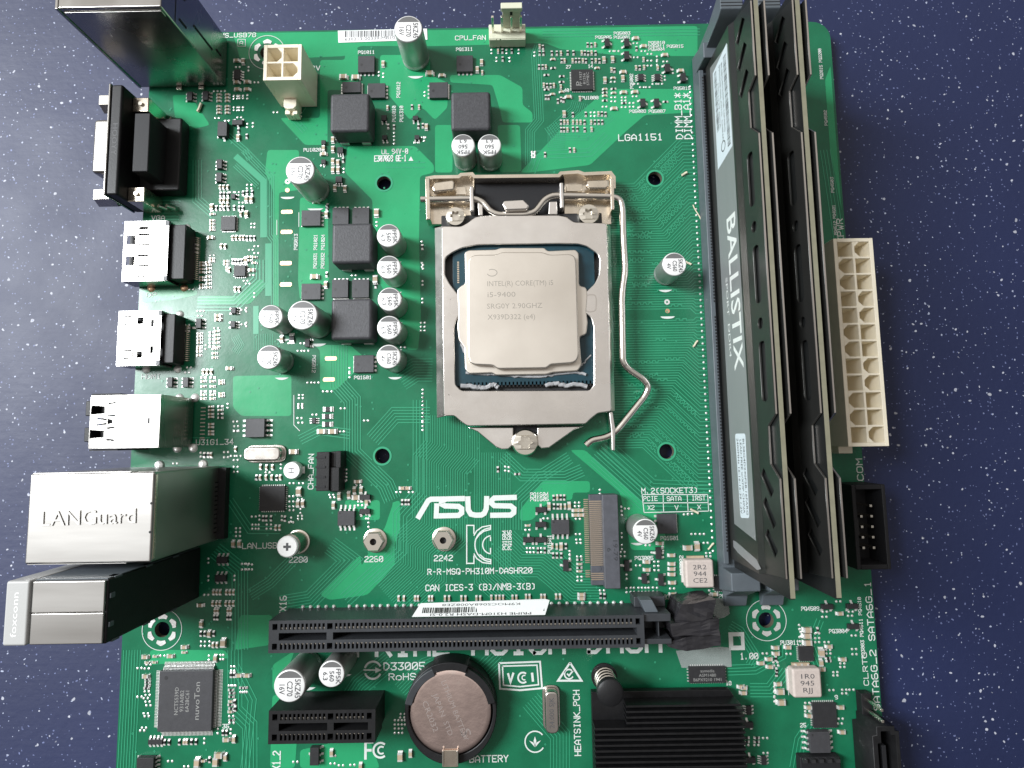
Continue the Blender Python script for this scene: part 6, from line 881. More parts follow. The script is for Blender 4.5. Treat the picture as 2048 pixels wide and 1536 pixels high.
# ---- fan headers
e=empty('cpu_fan_header',(0,0,0),mobo); e['label']='cream four pin fan header on the top board edge'
MB().box(86.0,96.2,157.9,162.2,.1,3.4).build('base',M['cream'],e,bevel=.15)
MB().box(88.2,89.0,157.7,157.95,.2,3.2).build('key_rib',M['cream'],e); MB().box(86.1,88.0,157.7,157.95,.2,3.2).build('key_rib',M['cream'],e); MB().box(89.4,96.1,157.7,157.95,.2,3.2).build('key_rib',M['cream'],e)
MB().box(89.9,94.8,161.0,162.2,3.2,10.6).build('latch_wall',M['cream'],e,bevel=.15); MB().box(89.5,95.2,160.6,162.3,9.8,11.2).build('latch_hook',M['cream'],e,bevel=.2); MB().box(91.9,92.6,160.9,161.1,3.4,9.8).build('latch_groove',M['blackmat'],e)
for i in range(4): MB().box(87.2+2.54*i-.32,87.2+2.54*i+.32,159.6,160.24,3.3,9.2).build('header_pin',M['pin'],e,bevel=.08)
e=empty('case_fan_header',(0,0,0),mobo); e['label']='black four pin fan header printed CHA_FAN'
MB().box(40.9,44.2,34.9,44.7,.1,5.8).build('base',M['black'],e,bevel=.15)
MB().box(44.2,46.6,34.7,40.8,.1,5.2).build('key_wall',M['black'],e,bevel=.2); MB().box(44.2,45.6,40.8,44.8,.1,4.6).build('key_wall',M['black'],e,bevel=.2); MB().box(45.6,46.9,40.6,44.9,.1,5.0).build('key_wall',M['black'],e,bevel=.2)
for i in range(4): yy=36.0+2.45*i; MB().box(40.7,43.2,yy-.28,yy+.28,5.75,5.95).build('pin_slot',M['blackmat'],e); MB().box(40.2,41.0,yy-.3,yy+.3,1.2,1.8).build('header_pin',M['pin'],e)

# ---- serial header, right edge
e=empty('serial_header',(0,0,0),mobo); e['label']='black shrouded nine pin header marked COM'
x0,x1,y0,y1,h=174.0,182.3,14.2,34.6,9.0
m=MB(); m.box(x0,x1,y0,y1,.1,2.0); m.box(x0,x0+1.0,y0,y1,2,h); m.box(x1-.9,x1,y0,y1,2,h); m.box(x0+1.0,x1-.9,y0,y0+1.2,2,h); m.box(x0+1.0,x1-.9,y1-1.2,y1,2,h)
m.build('shroud',M['blackmat'],e,bevel=.2)
MB().box(x0+.2,x0+1.1,22.4,26.4,2.1,h+.02).build('key_notch',M['black'],e)
for i in range(5):
    for j in range(2):
        if (i,j)==(4,0): continue
        xx,yy=176.8+2.54*j,19.1+2.54*i; MB().box(xx-.32,xx+.32,yy-.32,yy+.32,2,7.6).build('header_pin',M['pin'],e,bevel=.1)

# ---- SATA socket and clear-CMOS pins at lower right
e=empty('sata_socket',(0,0,0),mobo); e['label']='black upright SATA socket at the lower right board edge'
o_=[(174.9,-24.3),(176.0,-24.1),(176.0,-22.2),(180.3,-22.1),(180.3,-23.1),(181.3,-23.3),(181.3,-46),(174.9,-46)]
plate('shroud',o_,[rounded([(176.1,-26.0),(177.0,-26.0),(177.0,-23.3),(179.3,-23.3),(179.3,-24.2),(180.4,-24.2),(180.4,-45),(176.1,-45)],.15,1)],.2,8.5,M['black'],e,.12)
MB().box(177.6,178.6,-45,-27.0,.3,7.4).build('contact_tongue',M['blackmat'],e,bevel=.1); MB().box(176.1,180.4,-45,-23.4,.25,1.5).build('socket_floor',M['blackmat'],e)
e=empty('jumper_header',(0,0,0),mobo); e['label']='bare two pin clear memory jumper beside CLRTC'
hx,hy=(177.7, -19.85)
MB().box(hx-1.3,hx+1.3,hy-2.5,hy+2.6,.0,2.5).build('base',M['black'],e,bevel=.2)
for dy in (1.27,-1.27): MB().box(hx-.32,hx+.32,hy+dy-.32,hy+dy+.32,2.3,8.5).build('header_pin',M['pin'],e,bevel=.1)
# front panel header at the lower edge
e=empty('panel_header',(0,0,0),mobo); e['label']='black pin header at the bottom edge below an eight pin chip'
hx,hy=(160.25, -32); MB().box(hx,hx+10,hy-5.2,hy,.0,2.5).build('base',M['blackmat'],e,bevel=.3)
for i in range(5): MB().box(hx+.9+i*2.0-.5,hx+.9+i*2.0+.5,hy-.9,hy-.1,2.4,3.4).build('header_pin',M['epoxy'],e)

# ---- M.2 socket with stand-offs
e=empty('m2_socket',(0,0,0),mobo); e['label']='grey card edge socket below the processor with gold contacts'
MB().box(113.3,117.3,9.4,32.7,.2,4.2).build('cover',M['m2'],e,bevel=.25)
MB().box(110.2,113.4,9.8,32.6,.2,2.1).build('ledge',M['m2'],e,bevel=.2)
cm=MB()
ys=[30.9-.5*i for i in range(33)]+[12.8-.5*i for i in range(4)]
for yy in ys: cm.box(110.6,113.3,yy-.13,yy+.13,2.08,2.3); cm.box(109.0,110.6,yy-.14+.25,yy+.14+.25,.02,.2); cm.box(110.2,110.65,yy-.13,yy+.13,.1,2.28)
tag(cm.build('contacts',M['gold'],e),kind='stuff')
MB().cyl(111.9,14.0,.9,2.05,2.2,16).build('key_post',M['m2'],e)
text('19-79\n6',(115.4,19),5,M['slot'],e,-90,4.22,1.1,name='moulded_text')
def standoff(q,h,screw,lab):
    x,y=q; b=MB().lathe(0,0,[(3.1,.0),(3.1,.45),(2.9,.55)],32).build('stand_off',M['pin'],mobo,smooth=True,loc=(x,y,0)); b['label']=lab
    m=MB(); m.lathe(0,0,[(2.75,.5),(2.75,h-.3),(2.45,h)],6 if not screw else 24)
    if not screw: m.f.pop(); m.m.pop(); n=6; 
    m.build('barrel',M['pin'],b)
    if not screw:
        m=MB(); n=24
        for r,zz in ((2.45,h-.002),(.85,h),(.85,h-2.2)):
            for i in range(n):
                a=2*math.pi*i/n; k=1
                if r>2: s_=(a%(math.pi/3))-math.pi/6; k=math.cos(math.pi/6)/math.cos(s_)
                m.v.append((r*k*math.cos(a),r*k*math.sin(a),zz))
        for k in range(2):
            for i in range(n): j=(i+1)%n; m.face([k*n+i,k*n+j,(k+1)*n+j,(k+1)*n+i])
        m.face([2*n+i for i in range(n)]); m.build('threaded_end',M['cantop'] if 0 else M['pin'],b)
        MB().cyl(0,0,.86,h-2.3,h-1.2,20).build('thread_hole',M['blackmat'],b)
    return b
standoff((54.64, 21.59),2.6,False,'hexagonal stand-off above the print 2260'); standoff((72.54, 21.68),2.6,False,'hexagonal stand-off above the print 2242')
sx,sy=(34.59, 21.58)
standoff((sx,sy),6.2,True,'tall stand-off by the print 2280')
# screw in the tall stand-off
scr=empty('mounting_screw',(sx,sy,6.2)); tag(scr,'cross-slot screw on the tall stand-off above the print 2280','screw')
MB().lathe(0,0,[(2.3,.0),(2.62,.35),(2.62,1.0),(2.35,1.25)],36).build('screw_head',M['cantop'],scr,smooth=True)
m=MB(); m.box(-.95,.95,-.3,.3,1.24,1.262); m.box(-.3,.3,-.95,-.3,1.24,1.262); m.box(-.3,.3,.3,.95,1.24,1.262); m.build('cross_slot',M['inkgrey'],scr)
MB().cyl(0,0,1.0,-2.4,.05,12).build('shank',M['pin'],scr)

# ---- PCI Express slots
def pcie(name,lab,x0,y0,n1,n2,L,matl,h=11.4):
    e=empty(name,(0,0,0),mobo); e['label']=lab
    W=7.4; yc=y0+W/2; x1=x0+L
    MB().box(x0+.3,x1-.3,y0+.35,y0+W-.35,.05,4.5).build('base',matl,e)
    m=MB()
    for a,b in ((y0,y0+.75),(y0+W-.75,y0+W),(yc-1.55,yc-.85),(yc+.85,yc+1.55)): m.box(x0,x1,a,b,4.2,h)
    m.box(x0,x0+2.0,y0+.75,yc-1.55,4.2,h) if 0 else None
    xs=[]; px=x0+3.0
    xs=[px+i for i in range(n1)]+[px+n1-1+3+i for i in range(n2)]
    edges=[]
    for a,b in ((y0+.75,yc-1.55),(yc+1.55,y0+W-.75)):
        # solid ends and rib between every pair of cells
        m.box(x0,x0+.85,a,b,4.2,h); m.box(x0+2.05,xs[0]-.28,a,b,4.2,h); m.box(xs[-1]+.28,xs[-1]+1.0,a,b,4.2,h); m.box(x1-.85,x1,a,b,4.2,h)
        m.box(xs[n1-1]+.28,xs[n1-1]+.85,a,b,4.2,h); m.box(xs[n1]-.85,xs[n1]-.28,a,b,4.2,h)
        for i in range(len(xs)-1):
            if i==n1-1: continue
            m.box(xs[i]+.27,xs[i+1]-.27,a,b,4.2,h-.03)
    m.box(x0,x0+2.4,yc-.85,yc+.85,4.2,h); m.box(x1-1.7,x1,yc-.85,yc+.85,4.2,h)
    kx=(xs[n1-1]+xs[n1])/2; m.box(kx-.75,kx+.75,yc-.85,yc+.85,4.2,h-.02)
    m.build('slot_housing',matl,e)
    c=MB()
    for xx in xs:
        for s in (-1,1): c.box(xx-.2,xx+.2,yc+s*1.75-.2,yc+s*1.75+.2,4.4,h-.5)
    tag(c.build('contacts',M['pin'],e),kind='stuff')
    return e,x1,yc
e,x1,yc=pcie('graphics_slot','long grey expansion slot with a white barcode sticker',32.2,-2.25,11,71,89.0,M['slot'])
# open end of the slot
pe=lambda u,v:None
m=MB(); m.box(x1,x1+6.6,yc+1.9,yc+3.7,.2,10.6); m.box(x1,x1+6.6,yc-3.3,yc-2.1,.2,10.6); m.box(x1,x1+8.5,yc-2.1,yc+1.9,.2,3.0); m.box(x1+3.9,x1+4.15,yc-2.1,yc+1.9,3,9.0)
m.build('slot_end',M['slot'],e,bevel=.15)
MB().prism([(x1+.8,yc+3.7),(x1+4.0,yc+3.7),(x1+2.6,yc+6.6),(x1-.4,yc+6.6)],6.0,9.6).build('end_wing',M['slate'],e,bevel=.2)
MB().box(x1-1.0,x1+6.8,yc+3.7,yc+6.3,.2,5.4).build('end_foot',M['slot'],e,bevel=.3)
# pins of the slot showing on the board beside it
m=MB()
(xa,ya),(xb,yb)=(36.09, 5.06),(118.07, 4.92)
for i in range(42):
    if i==5: continue
    m.lathe(xa+(xb-xa)*i/41,ya+(yb-ya)*i/41,[(.5,.0),(.42,.25),(.15,.5)],10)
tag(m.build('solder_points',M['tin'],e),kind='stuff')
# sticker across the slot's top wall
st=plate('barcode_sticker',[(66.2,5.5),(97.8,5.5),(99.2,9.3),(98.2,9.6),(67.6,9.0)],[],0,.12,M['paper'],e,0,lambda x,y,z:(x,5.6+(y-5.5)*.55,11.5-(y-5.5)*1.25+z+.35*math.sin((x-66)*.2)))
bc=MB(); x=68.4
while x<97.5:
    w=rng.choice((.12,.2,.3)); bc.box(x,x+w,6.5,7.9,.13,.15); x+=w+rng.choice((.13,.2,.32))
bc.map(lambda x,y,z:(x,5.6+(y-5.5)*.55,11.52-(y-5.5)*1.25+z+.35*math.sin((x-66)*.2))).build('barcode',M['ink'],st)
for s,yy,ww in (('PRIME H310M-DASH R2.0-SI',6.05,24),('K9MOCS068A008ZE8',8.5,19)):
    text(s,(82.5,5.6+(yy-5.5)*.55,11.75-(yy-5.5)*1.25),ww,M['ink'],st,0,0,.85,name='sticker_text',xd=(-1,0,0),yd=(0,-.40,.917))
e,x1s,ycs=pcie('short_slot','short black expansion slot left of the coin cell',32.6,-22.7,11,7,25.0,M['black'],11.2)

# crumpled tape around the long slot's latch
def crumple(name,poly,z0,z1,matl,parent,amp,seed,sub=4):
    bm=bmesh.new(); vs=[bm.verts.new((x*K,y*K,z0*K)) for x,y in poly]; f=bm.faces.new(vs)
    if f.normal.z<0: f.normal_flip()
    r=bmesh.ops.extrude_face_region(bm,geom=[f]); 
    for g in r['geom']:
        if isinstance(g,bmesh.types.BMVert): g.co.z=z1*K
    bmesh.ops.triangulate(bm,faces=bm.faces[:])
    bmesh.ops.subdivide_edges(bm,edges=bm.edges[:],cuts=sub,use_grid_fill=True)
    rr=random.Random(seed)
    ph=[(rr.uniform(300,1100),rr.uniform(300,1100),rr.uniform(0,6)) for _ in range(6)]
    for v in bm.verts:
        d=sum(math.sin(v.co.x*a+v.co.y*b+c) for a,b,c in ph)/3; v.co.z+=amp*K*d; v.co.x+=amp*.5*K*math.sin(v.co.y*ph[0][0]+v.co.z*900); v.co.y+=amp*.5*K*math.sin(v.co.x*ph[1][0]+v.co.z*700)
        v.co+=Vector((rr.uniform(-1,1),rr.uniform(-1,1),rr.uniform(-1,1)))*amp*.22*K
    me=bpy.data.meshes.new(name); bm.normal_update(); bm.to_mesh(me); bm.free(); me.materials.append(matl)
    return link(name,me,parent)
tp=empty('tape_wrapped_latch',(0,0,0),mobo); tp['label']='black crumpled tape wrapped over the broken slot latch'
crumple('tape_lump',[(130.35, 7.21), (138.5, 8.14), (138.25, 3.24), (139.53, 2.52), (129.4, 1.97), (128.99, 3.73)],2.0,10.6,M['tapeblk'],tp,.45,3)
crumple('tape_band',[(127.45, 2.97), (139.13, 3.83), (139.17, 0.16), (127.92, 0.11)],1.0,11.2,M['tapeblk'],tp,.30,5)
crumple('tape_band',[(126.81, -1.47), (131.14, -0.62), (139.53, 0.06), (139.39, -2.69), (131.23, -3.83), (127, -2.74)],2.0,10.0,M['tapeblk'],tp,.28,8)
crumple('tape_band',[(128.72, -0.43), (135.41, 0.17), (140.01, 0.1), (139.9, -2), (129.25, -2.3)],1.0,8.4,M['tapeblk'],tp,.25,9)
crumple('clear_tape',[(141.39, 5.77), (145.35, 5.46), (145.66, 1.73), (144.08, 0.77), (141.12, 0.32)],.08,.16,M['tape'],tp,.03,11,2)
crumple('clear_tape',[(131.45, -7.15), (142.69, -6.34), (145.47, -6.63), (145.47, -11.26), (142.42, -11.46), (132.79, -11.32)],.08,.16,M['tape'],tp,.03,12,2)
# ---- battery holder and coin cell
bx,by=(74.5, -18.95); R0=10.0
e=empty('battery_holder',(0,0,0),mobo); e['label']='black round holder around the coin cell'
n=48; outer=[]
for i in range(n):
    a=2*math.pi*i/n; outer.append((bx+11.3*math.cos(a),by+11.3*math.sin(a)*(1.10 if math.sin(a)<0 else 1.03)))
plate('ring',outer,[circle(bx,by,10.35,48)],.1,4.6,M['slate'] if 0 else M['black'],e,.2)
MB().cyl(bx,by,10.6,.1,1.0,48).build('floor',M['black'],e)
wall=arc(bx,by,11.2,28,152,24)+arc(bx,by,9.0,152,118,8)+[(bx-3.5,by+9.4),(bx+3.5,by+9.4)]+arc(bx,by,9.0,62,28,8)
MB().prism(arc(bx,by,11.25,112,168,12)+arc(bx,by,9.5,168,112,12),4.5,6.0).build('retaining_lip',M['slot'],e,bevel=.15)
MB().prism(arc(bx,by,11.25,12,68,12)+arc(bx,by,9.5,68,12,12),4.5,6.0).build('retaining_lip',M['black'],e,bevel=.15)
MB().prism(arc(bx,by,12.2,68,112,10)+arc(bx,by,10.3,112,68,10),.3,6.6).build('back_wall',M['black'],e,bevel=.2)
MB().prism([(bx-1.9,by-12.5),(bx+1.9,by-12.5),(bx+1.9,by-8.6),(bx-1.9,by-8.6)],5.15,5.5).build('contact_clip',M['bronze'],e,bevel=.12)
for s in (-1,1): MB().box(bx+s*1.75-.2,bx+s*1.75+.2,by-12,by-8.4,5.2,6.3).build('contact_clip',M['pin'],e,bevel=.1)
cc=empty('coin_cell',(bx,by,1.05)); tag(cc,'round silver lithium coin cell with a pinkish reflection put into its colour, in its black holder','battery')
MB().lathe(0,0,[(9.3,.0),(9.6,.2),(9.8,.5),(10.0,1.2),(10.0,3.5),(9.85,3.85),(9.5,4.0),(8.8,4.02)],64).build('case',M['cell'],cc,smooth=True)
for s,p_,w,hh in (('LITHIUM BATTERY',(1.0,.4),15,1.25),('JAPAN  STD',(-1.9,-.6),10.5,1.25),('CR2032',(-5.0,-.9),7.6,1.35)):
    text(s,p_,w,M['engrave'],cc,-68,4.04,hh,name='engraved_text')
text('S',(3.6,-4.9),1.8,M['engrave'],cc,-68,4.04,2.4,name='engraved_text')

# ---- chipset heat sink with push pin
hs=empty('chipset_heatsink',(0,0,0),mobo); hs['label']='black finned chipset heat sink at the bottom edge'
MB().prism([(109.3,-15.6),(143.6,-15.6),(145.6,-18.6),(145.6,-52),(109.3,-52)],1.2,3.0).build('base',M['hs_black'],hs,bevel=.15)
yy=-17.4; k=0
while yy>-50:
    x0=109.3 if yy<-24.0 or True else 109.3
    xa=109.3 if yy<-21.4 else 117.0
    MB().box(xa,145.5-(.0 if k else .8),yy-.27,yy+.27,2.9,7.2).build('fin',M['hs_black'],hs,bevel=.10,seg=1); yy-=1.27; k+=1
px,py=(112.55, -11.89)
m=MB(); m.lathe(px,py,[(3.2,3.0),(3.2,3.6),(2.0,3.7),(2.0,11.8),(2.5,12.0)],28); m.build('push_pin',M['black'],hs,smooth=True)
sp=[(px+2.35*math.cos(t*.35),py+2.35*math.sin(t*.35),3.8+t*.35*.245) for t in range(0,84)]
MB().tube(sp,.30,8).build('spring',M['pin'],hs,smooth=True)
MB().lathe(px,py,[(2.6,10.6),(3.05,10.9),(3.05,12.6),(2.5,13.0)],28).build('pin_head',M['black'],hs,smooth=True)

# ---- processor socket
s=empty('cpu_socket',(0,0,0),mobo); s['label']='steel processor socket with load plate and wire lever'
MB().box(72.5,115.8,56.5,107.5,.1,3.2).build('socket_body',M['socket'],s,bevel=.3)
# pins in the dark gap at the lower edge of the opening
m=MB()
for i in range(34): m.box(79.0+i*1.0,79.4+i*1.0,60.6,62.0,3.2,4.3)
m.build('socket_ribs',M['black'],s)
ZP=5.6
po=[(72.81, 103.59), (78.08, 103.39), (80.05, 104.53), (81.88, 105.99), (84.99, 106.26), (103.87, 106.03), (105.93, 105.57), (107.95, 104.03), (116.51, 103.67), (116.55, 98.46), (116.48, 83.75), (116.19, 53.93), (115.09, 53.7), (112.68, 53.44), (110.53, 51.78), (109.51, 50.7), (79.18, 50.7), (77.5, 51.92), (75.86, 53.4), (73.21, 53.29), (73, 74.16)]
pi_=[(73.8, 94.97), (75.61, 96.31), (78.19, 97.54), (82.57, 98.31), (103.68, 98.26), (108.82, 98.06), (111.12, 97.39), (113.78, 95.43), (114.35, 94), (114.01, 89.54), (112.92, 87.36), (110.76, 85.31), (109.96, 83.87), (109.6, 82.05), (109.85, 79.98), (111.63, 78.34), (112.25, 75.55), (111.86, 60.78), (110.76, 59.29), (77.75, 59.74), (76.26, 61.37), (76.05, 76.16), (76.67, 78.47), (77.6, 79.75), (78.02, 81.82), (77.73, 84.16), (76.72, 85.48), (74.8, 88.12), (73.68, 90.5)]
plate('load_plate',rounded(po,.6,2),[rounded(pi_,.6,2)],ZP-.8,ZP,M['steel'],s,.22)
# bent-down side flanges
lf=[(72.81, 103.59), (73.21, 53.29)]
MB().prism([(lf[0][0]-2.0,lf[0][1]+.3),(lf[0][0]+.35,lf[0][1]),(lf[1][0]+.35,lf[1][1]),(lf[1][0]-2.0,lf[1][1]-.4)],3.4,ZP-.02).map(lambda x,y,z:(x,y,z-(1.9 if x<lf[0][0]-1 and z>4 else 0))).build('side_flange',M['steel'],s,bevel=.35,seg=3)
rf=[(116.62, 103.67), (116.29, 53.93)]
MB().prism([(rf[0][0]-.3,rf[0][1]),(rf[0][0]+1.3,rf[0][1]),(rf[1][0]+1.1,rf[1][1]),(rf[1][0]-.3,rf[1][1])],3.2,ZP-.02).map(lambda x,y,z:(x,y,z-(1.6 if x>rf[0][0]+.5 and z>4 else 0))).build('side_flange',M['steel'],s,bevel=.3,seg=3)
# pressed marks: triangle and contact dimples
tr_=[(74.54, 58.88), (74.62, 55.12), (78.02, 55.06), (74.54, 58.88)]; m=MB(); m.ribbon(tr_,.28,ZP+.012); m.build('pressed_triangle',M['spread_edge'],s)
for pts in ([(75.03, 83.84), (75.9, 84.35), (77.33, 84.32), (77.4, 79.75), (75.87, 79.52), (75.01, 80.05), (75.03, 83.84)],[(110.21, 83.86), (111.25, 84.36), (112.93, 84.33), (113.24, 83.03), (113, 80.18), (111.87, 79.79), (110.35, 79.97), (110.21, 83.86)]):
    m=MB(); m.ribbon(smoothpath(pts,1.2),.35,ZP+.012); m.build('pressed_dimple',M['spread_edge'],s)
# rear hinge frame, warm plated
hf=lambda *a:[P for P in a]
m=MB(); z0,z1=1.0,6.0
hb=[(68.71, 116.76), (70.96, 117.15), (77.5, 117.14), (78.13, 117.68), (81.07, 117.84), (81.69, 117.07), (104.18, 116.94), (104.82, 117.63), (109.44, 117.88), (110.99, 117.31), (118.05, 117.51), (118.9, 116.29), (118.8, 113.14)]
MB().ribbon([(x,y) for x,y in hb],.9,0).map(lambda x,y,z:(x,y,5.4)).build('hinge_top_edge',M['bronze'],s)
wall=MB(); L_=offset(hb,.45); R_=offset(hb,-.45)
for a,b in ((L_,5.6),(R_,5.6)): pass
pm_=MB(); n=len(hb); b0=0
for zz in (1.0,5.6):
    pm_.v += [(x,y,zz) for x,y in L_]+[(x,y,zz) for x,y in R_]
for i in range(n-1):
    pm_.face([2*n+i,3*n+i,3*n+i+1,2*n+i+1]); pm_.face([i,2*n+i,2*n+i+1,i+1]); pm_.face([n+i+1,3*n+i+1,3*n+i,n+i])
pm_.build('hinge_wall',M['bronze'],s)
bpy.data.objects.remove([o for o in s.children if o.name.startswith('hinge_top_edge')][0])
def zbox(name,pts,z0,z1,mt,bev=.25): return MB().prism(pts,z0,z1).build(name,mt,s,bevel=bev,seg=2)
zbox('hinge_side',[(68.5, 116.76), (69.81, 116.95), (70.04, 105.37), (68.79, 105.28)],1.0,5.8,M['bronze'])
zbox('hinge_side',[(117.84, 115.87), (118.99, 115.85), (118.7, 107.09), (117.76, 107.11)],1.0,5.8,M['bronze'])
zbox('hinge_curl',[(70.34, 114.21), (71.08, 115.5), (76.08, 116.06), (76.49, 115.29), (76.38, 113.24), (70.76, 112.69)],4.4,6.2,M['bronze'],.5)
zbox('hinge_curl',[(111.65, 115.31), (117.54, 115.43), (117.47, 113.37), (116.52, 112.85), (112.1, 112.92), (111.35, 113.86)],4.4,6.2,M['bronze'],.5)
zbox('hinge_tab',[(76.65, 114.9), (79.39, 114.85), (79.37, 112.66), (76.64, 112.71)],2.5,4.4,M['bronze'],.15)
zbox('hinge_tab',[(106.32, 115.13), (110.63, 115.05), (110.57, 112.98), (106.26, 113.06)],2.5,4.4,M['bronze'],.15)
zbox('hinge_base',[(69.28, 117.82), (81.52, 117.71), (81.4, 105.07), (69.78, 105.28)],1.4,2.6,M['bronze'],.15)
zbox('hinge_base',[(105.99, 117.61), (118.74, 117.6), (118.3, 104.42), (105.66, 104.64)],1.4,2.6,M['bronze'],.15)
zbox('rear_cover',[(79.85, 118.22), (106.62, 117.96), (106.33, 106.67), (79.75, 106.86)],.4,2.2,M['blackmat'],.1)
for a in ('305,140 326,140 330,268 308,268','764,122 784,122 788,252 768,252'): pass
zbox('lever_bracket',[(80.44, 114.14), (81.48, 114.12), (81.63, 107.22), (80.49, 107.24)],2.0,6.4,M['steel'],.3)
zbox('lever_bracket',[(104.29, 114.69), (105.33, 114.67), (105.37, 107.66), (104.33, 107.67)],2.0,6.4,M['steel'],.3)
zbox('plate_hook',[(88.92, 108.72), (89.45, 109.79), (94.62, 110.02), (96.24, 108.27), (95.6, 107.22), (89.93, 107.1)],5.2,6.9,M['steel'],.45)
zbox('plate_tab',[(82.4, 110), (83.81, 110.08), (83.87, 106.47), (82.62, 106.49)],3.0,5.2,M['steel'],.25)
zbox('plate_tab',[(101.51, 109.98), (103.6, 110.05), (103.72, 106.39), (101.22, 106.43)],3.0,5.2,M['steel'],.25)
# load lever
lv=smoothpath([(67.32, 111.26), (81.64, 111.22), (83.82, 110.32), (85.87, 107.59), (87.83, 106.69), (95.09, 106.57), (97.7, 107.16), (100.37, 110.67), (102.48, 111.72), (118.07, 111.17), (120.54, 110.42), (121.08, 107.88), (120.99, 99.58), (121.2, 91.11), (120.04, 84.32), (119.72, 66.78), (120.97, 64.93), (125.19, 61.92), (126.32, 60.08), (125.43, 57.87), (117.58, 48.69), (114.94, 47.24), (111.18, 46.61), (109.65, 45.24)],2.2,6)
lp=[(x,y,4.9 if i<len(lv)*.62 else 4.9-1.6*min(1,(i-len(lv)*.62)/(len(lv)*.30))) for i,(x,y) in enumerate(lv)]
MB().tube(lp,.92,14).build('load_lever',M['lever'],s,smooth=True)
zbox('lever_catch',[(115.65, 53.77), (116.67, 53.86), (117.21, 49.21), (116.93, 43.72), (116.03, 43.83), (116.09, 48.73)],1.5,4.6,M['steel'],.3)
# front screw tab
ft=[(78.92, 50.45), (81.68, 49.2), (86.43, 45.2), (87.93, 44.58), (89.69, 44.65), (90.87, 45.73), (91.05, 50.25)]
zbox('screw_tab',ft,2.4,3.6,M['steel'],.3)
ft=[(97.11, 50.15), (97.12, 45.63), (98.1, 44.61), (100.12, 44.78), (102.58, 46.44), (106.79, 49.29), (109.54, 50.25)]
zbox('screw_tab',ft,2.4,3.6,M['steel'],.3)
zbox('tab_gap_shadow',[(90.95, 50.69), (97.26, 50.58), (97.18, 46.53), (90.88, 46.63)],.5,2.3,M['blackmat'],.05)  # black block stands in for the shadow between the screw tabs
def torx(q,zb,r,zt):
    x,y=q; b=MB().lathe(0,0,[(r,0),(r,zt*.55),(r*.96,zt*.72)],36).build('socket_screw',M['pin'],s,smooth=True,loc=(x,y,zb))
    star=[]
    for i in range(48):
        a=2*math.pi*i/48; rr_=r*.50*(1+.20*math.cos(6*a)); star.append((rr_*math.cos(a),rr_*math.sin(a)))
    plate('domed_rim',circle(0,0,r*.99,40),[star],zt*.70,zt,M['pin'],b,.0,lambda x,y,z:(x*(1-.10*(z>zt*.9)),y*(1-.10*(z>zt*.9)),z-.25*((x*x+y*y)>r*r*.8)))
    MB().cyl(0,0,r*.66,zt*.20,zt*.34,24).build('torx_recess',M['bronze'],b)
torx([(76.49, 106.49)][0],1.6,2.75,3.6); torx([(111.98, 106.46)][0],1.6,2.95,3.6); torx([(93.98, 46.29)][0],1.6,3.45,3.8)

# ---- processor
cx,cy=94.4,81.0
cpu=empty('processor',(cx,cy,3.2)); tag(cpu,'square desktop processor with beige metal lid held in the steel socket','processor')
MB().cbox(0,-.6,37.5,38.5,.0,1.1).build('substrate',M['substrate'],cpu,bevel=.1)
ls=[(78.89, 96.33), (80.02, 96.94), (87.2, 96.98), (88.34, 97.43), (100.03, 97.23), (100.73, 96.37), (108.22, 96.56), (109.01, 95.59), (108.87, 86.9), (110.74, 86.35), (111.04, 84.26), (110.56, 80.13), (110.83, 77.03), (110.38, 73.96), (108.59, 73.23), (108.89, 65.84), (107.84, 64.34), (101.31, 64.05), (99.8, 63.57), (86.75, 63.58), (85.76, 64.2), (79.73, 64.1), (78.74, 65.33), (78.58, 70.92), (77.18, 72.99), (76.8, 76.59), (77.13, 79.67), (76.87, 86.41), (78, 87.43), (79.02, 87.94)]
ls=[(x-cx,y-cy) for x,y in ls]
MB().prism(rounded(ls,.5,2),1.0,2.5).build('lid_skirt',M['ihs'],cpu,bevel=.35,seg=2)
li=[(79.91, 92.65), (80.22, 94.2), (81.65, 95.01), (87.23, 94.97), (88.76, 95.62), (99.4, 95.43), (101.16, 94.67), (106.48, 94.79), (107.73, 94.14), (108.04, 92.68), (108.07, 68.15), (107.33, 66.66), (106.22, 66.18), (100.75, 65.87), (99.74, 64.98), (87.32, 64.99), (86.09, 65.91), (81.37, 66.19), (80.13, 66.81), (79.7, 68.38)]
li=[(x-cx,y-cy) for x,y in li]
MB().prism(rounded(li,1.2,3),2.2,4.4).build('lid',M['ihs'],cpu,bevel=.4,seg=3)
for s_,p_,w in (('INTEL (R) CORE i5',(564,632),350),('i5-9400',(468,690),145),('SRG0Y 2.90GHZ',(535,748),285),('L939D322',(520,804),240)):
    q=(-54.31, 175.02) if 0 else None
for s_,p_,w in (('INTEL(R) CORE(TM) i5',[(93.37, 87.14)][0],17.0),('i5-9400',[(88.49, 84.24)][0],7.2),('SRG0Y 2.90GHZ',[(91.81, 81.21)][0],14.2),('X939D322 (e4)',[(91.01, 78.36)][0],12.2)):
    text(s_,(p_[0]-cx,p_[1]-cy),w,M['etch'],cpu,0,4.41,1.35,name='laser_marking')
q=[(86.15, 90.1)][0]; m=MB(); m.ribbon([(q[0]-cx+1.3*math.cos(rad(a)),q[1]-cy+.9*math.sin(rad(a))) for a in range(-160,130,15)],.22,4.41); m.build('laser_marking',M['etch'],cpu)
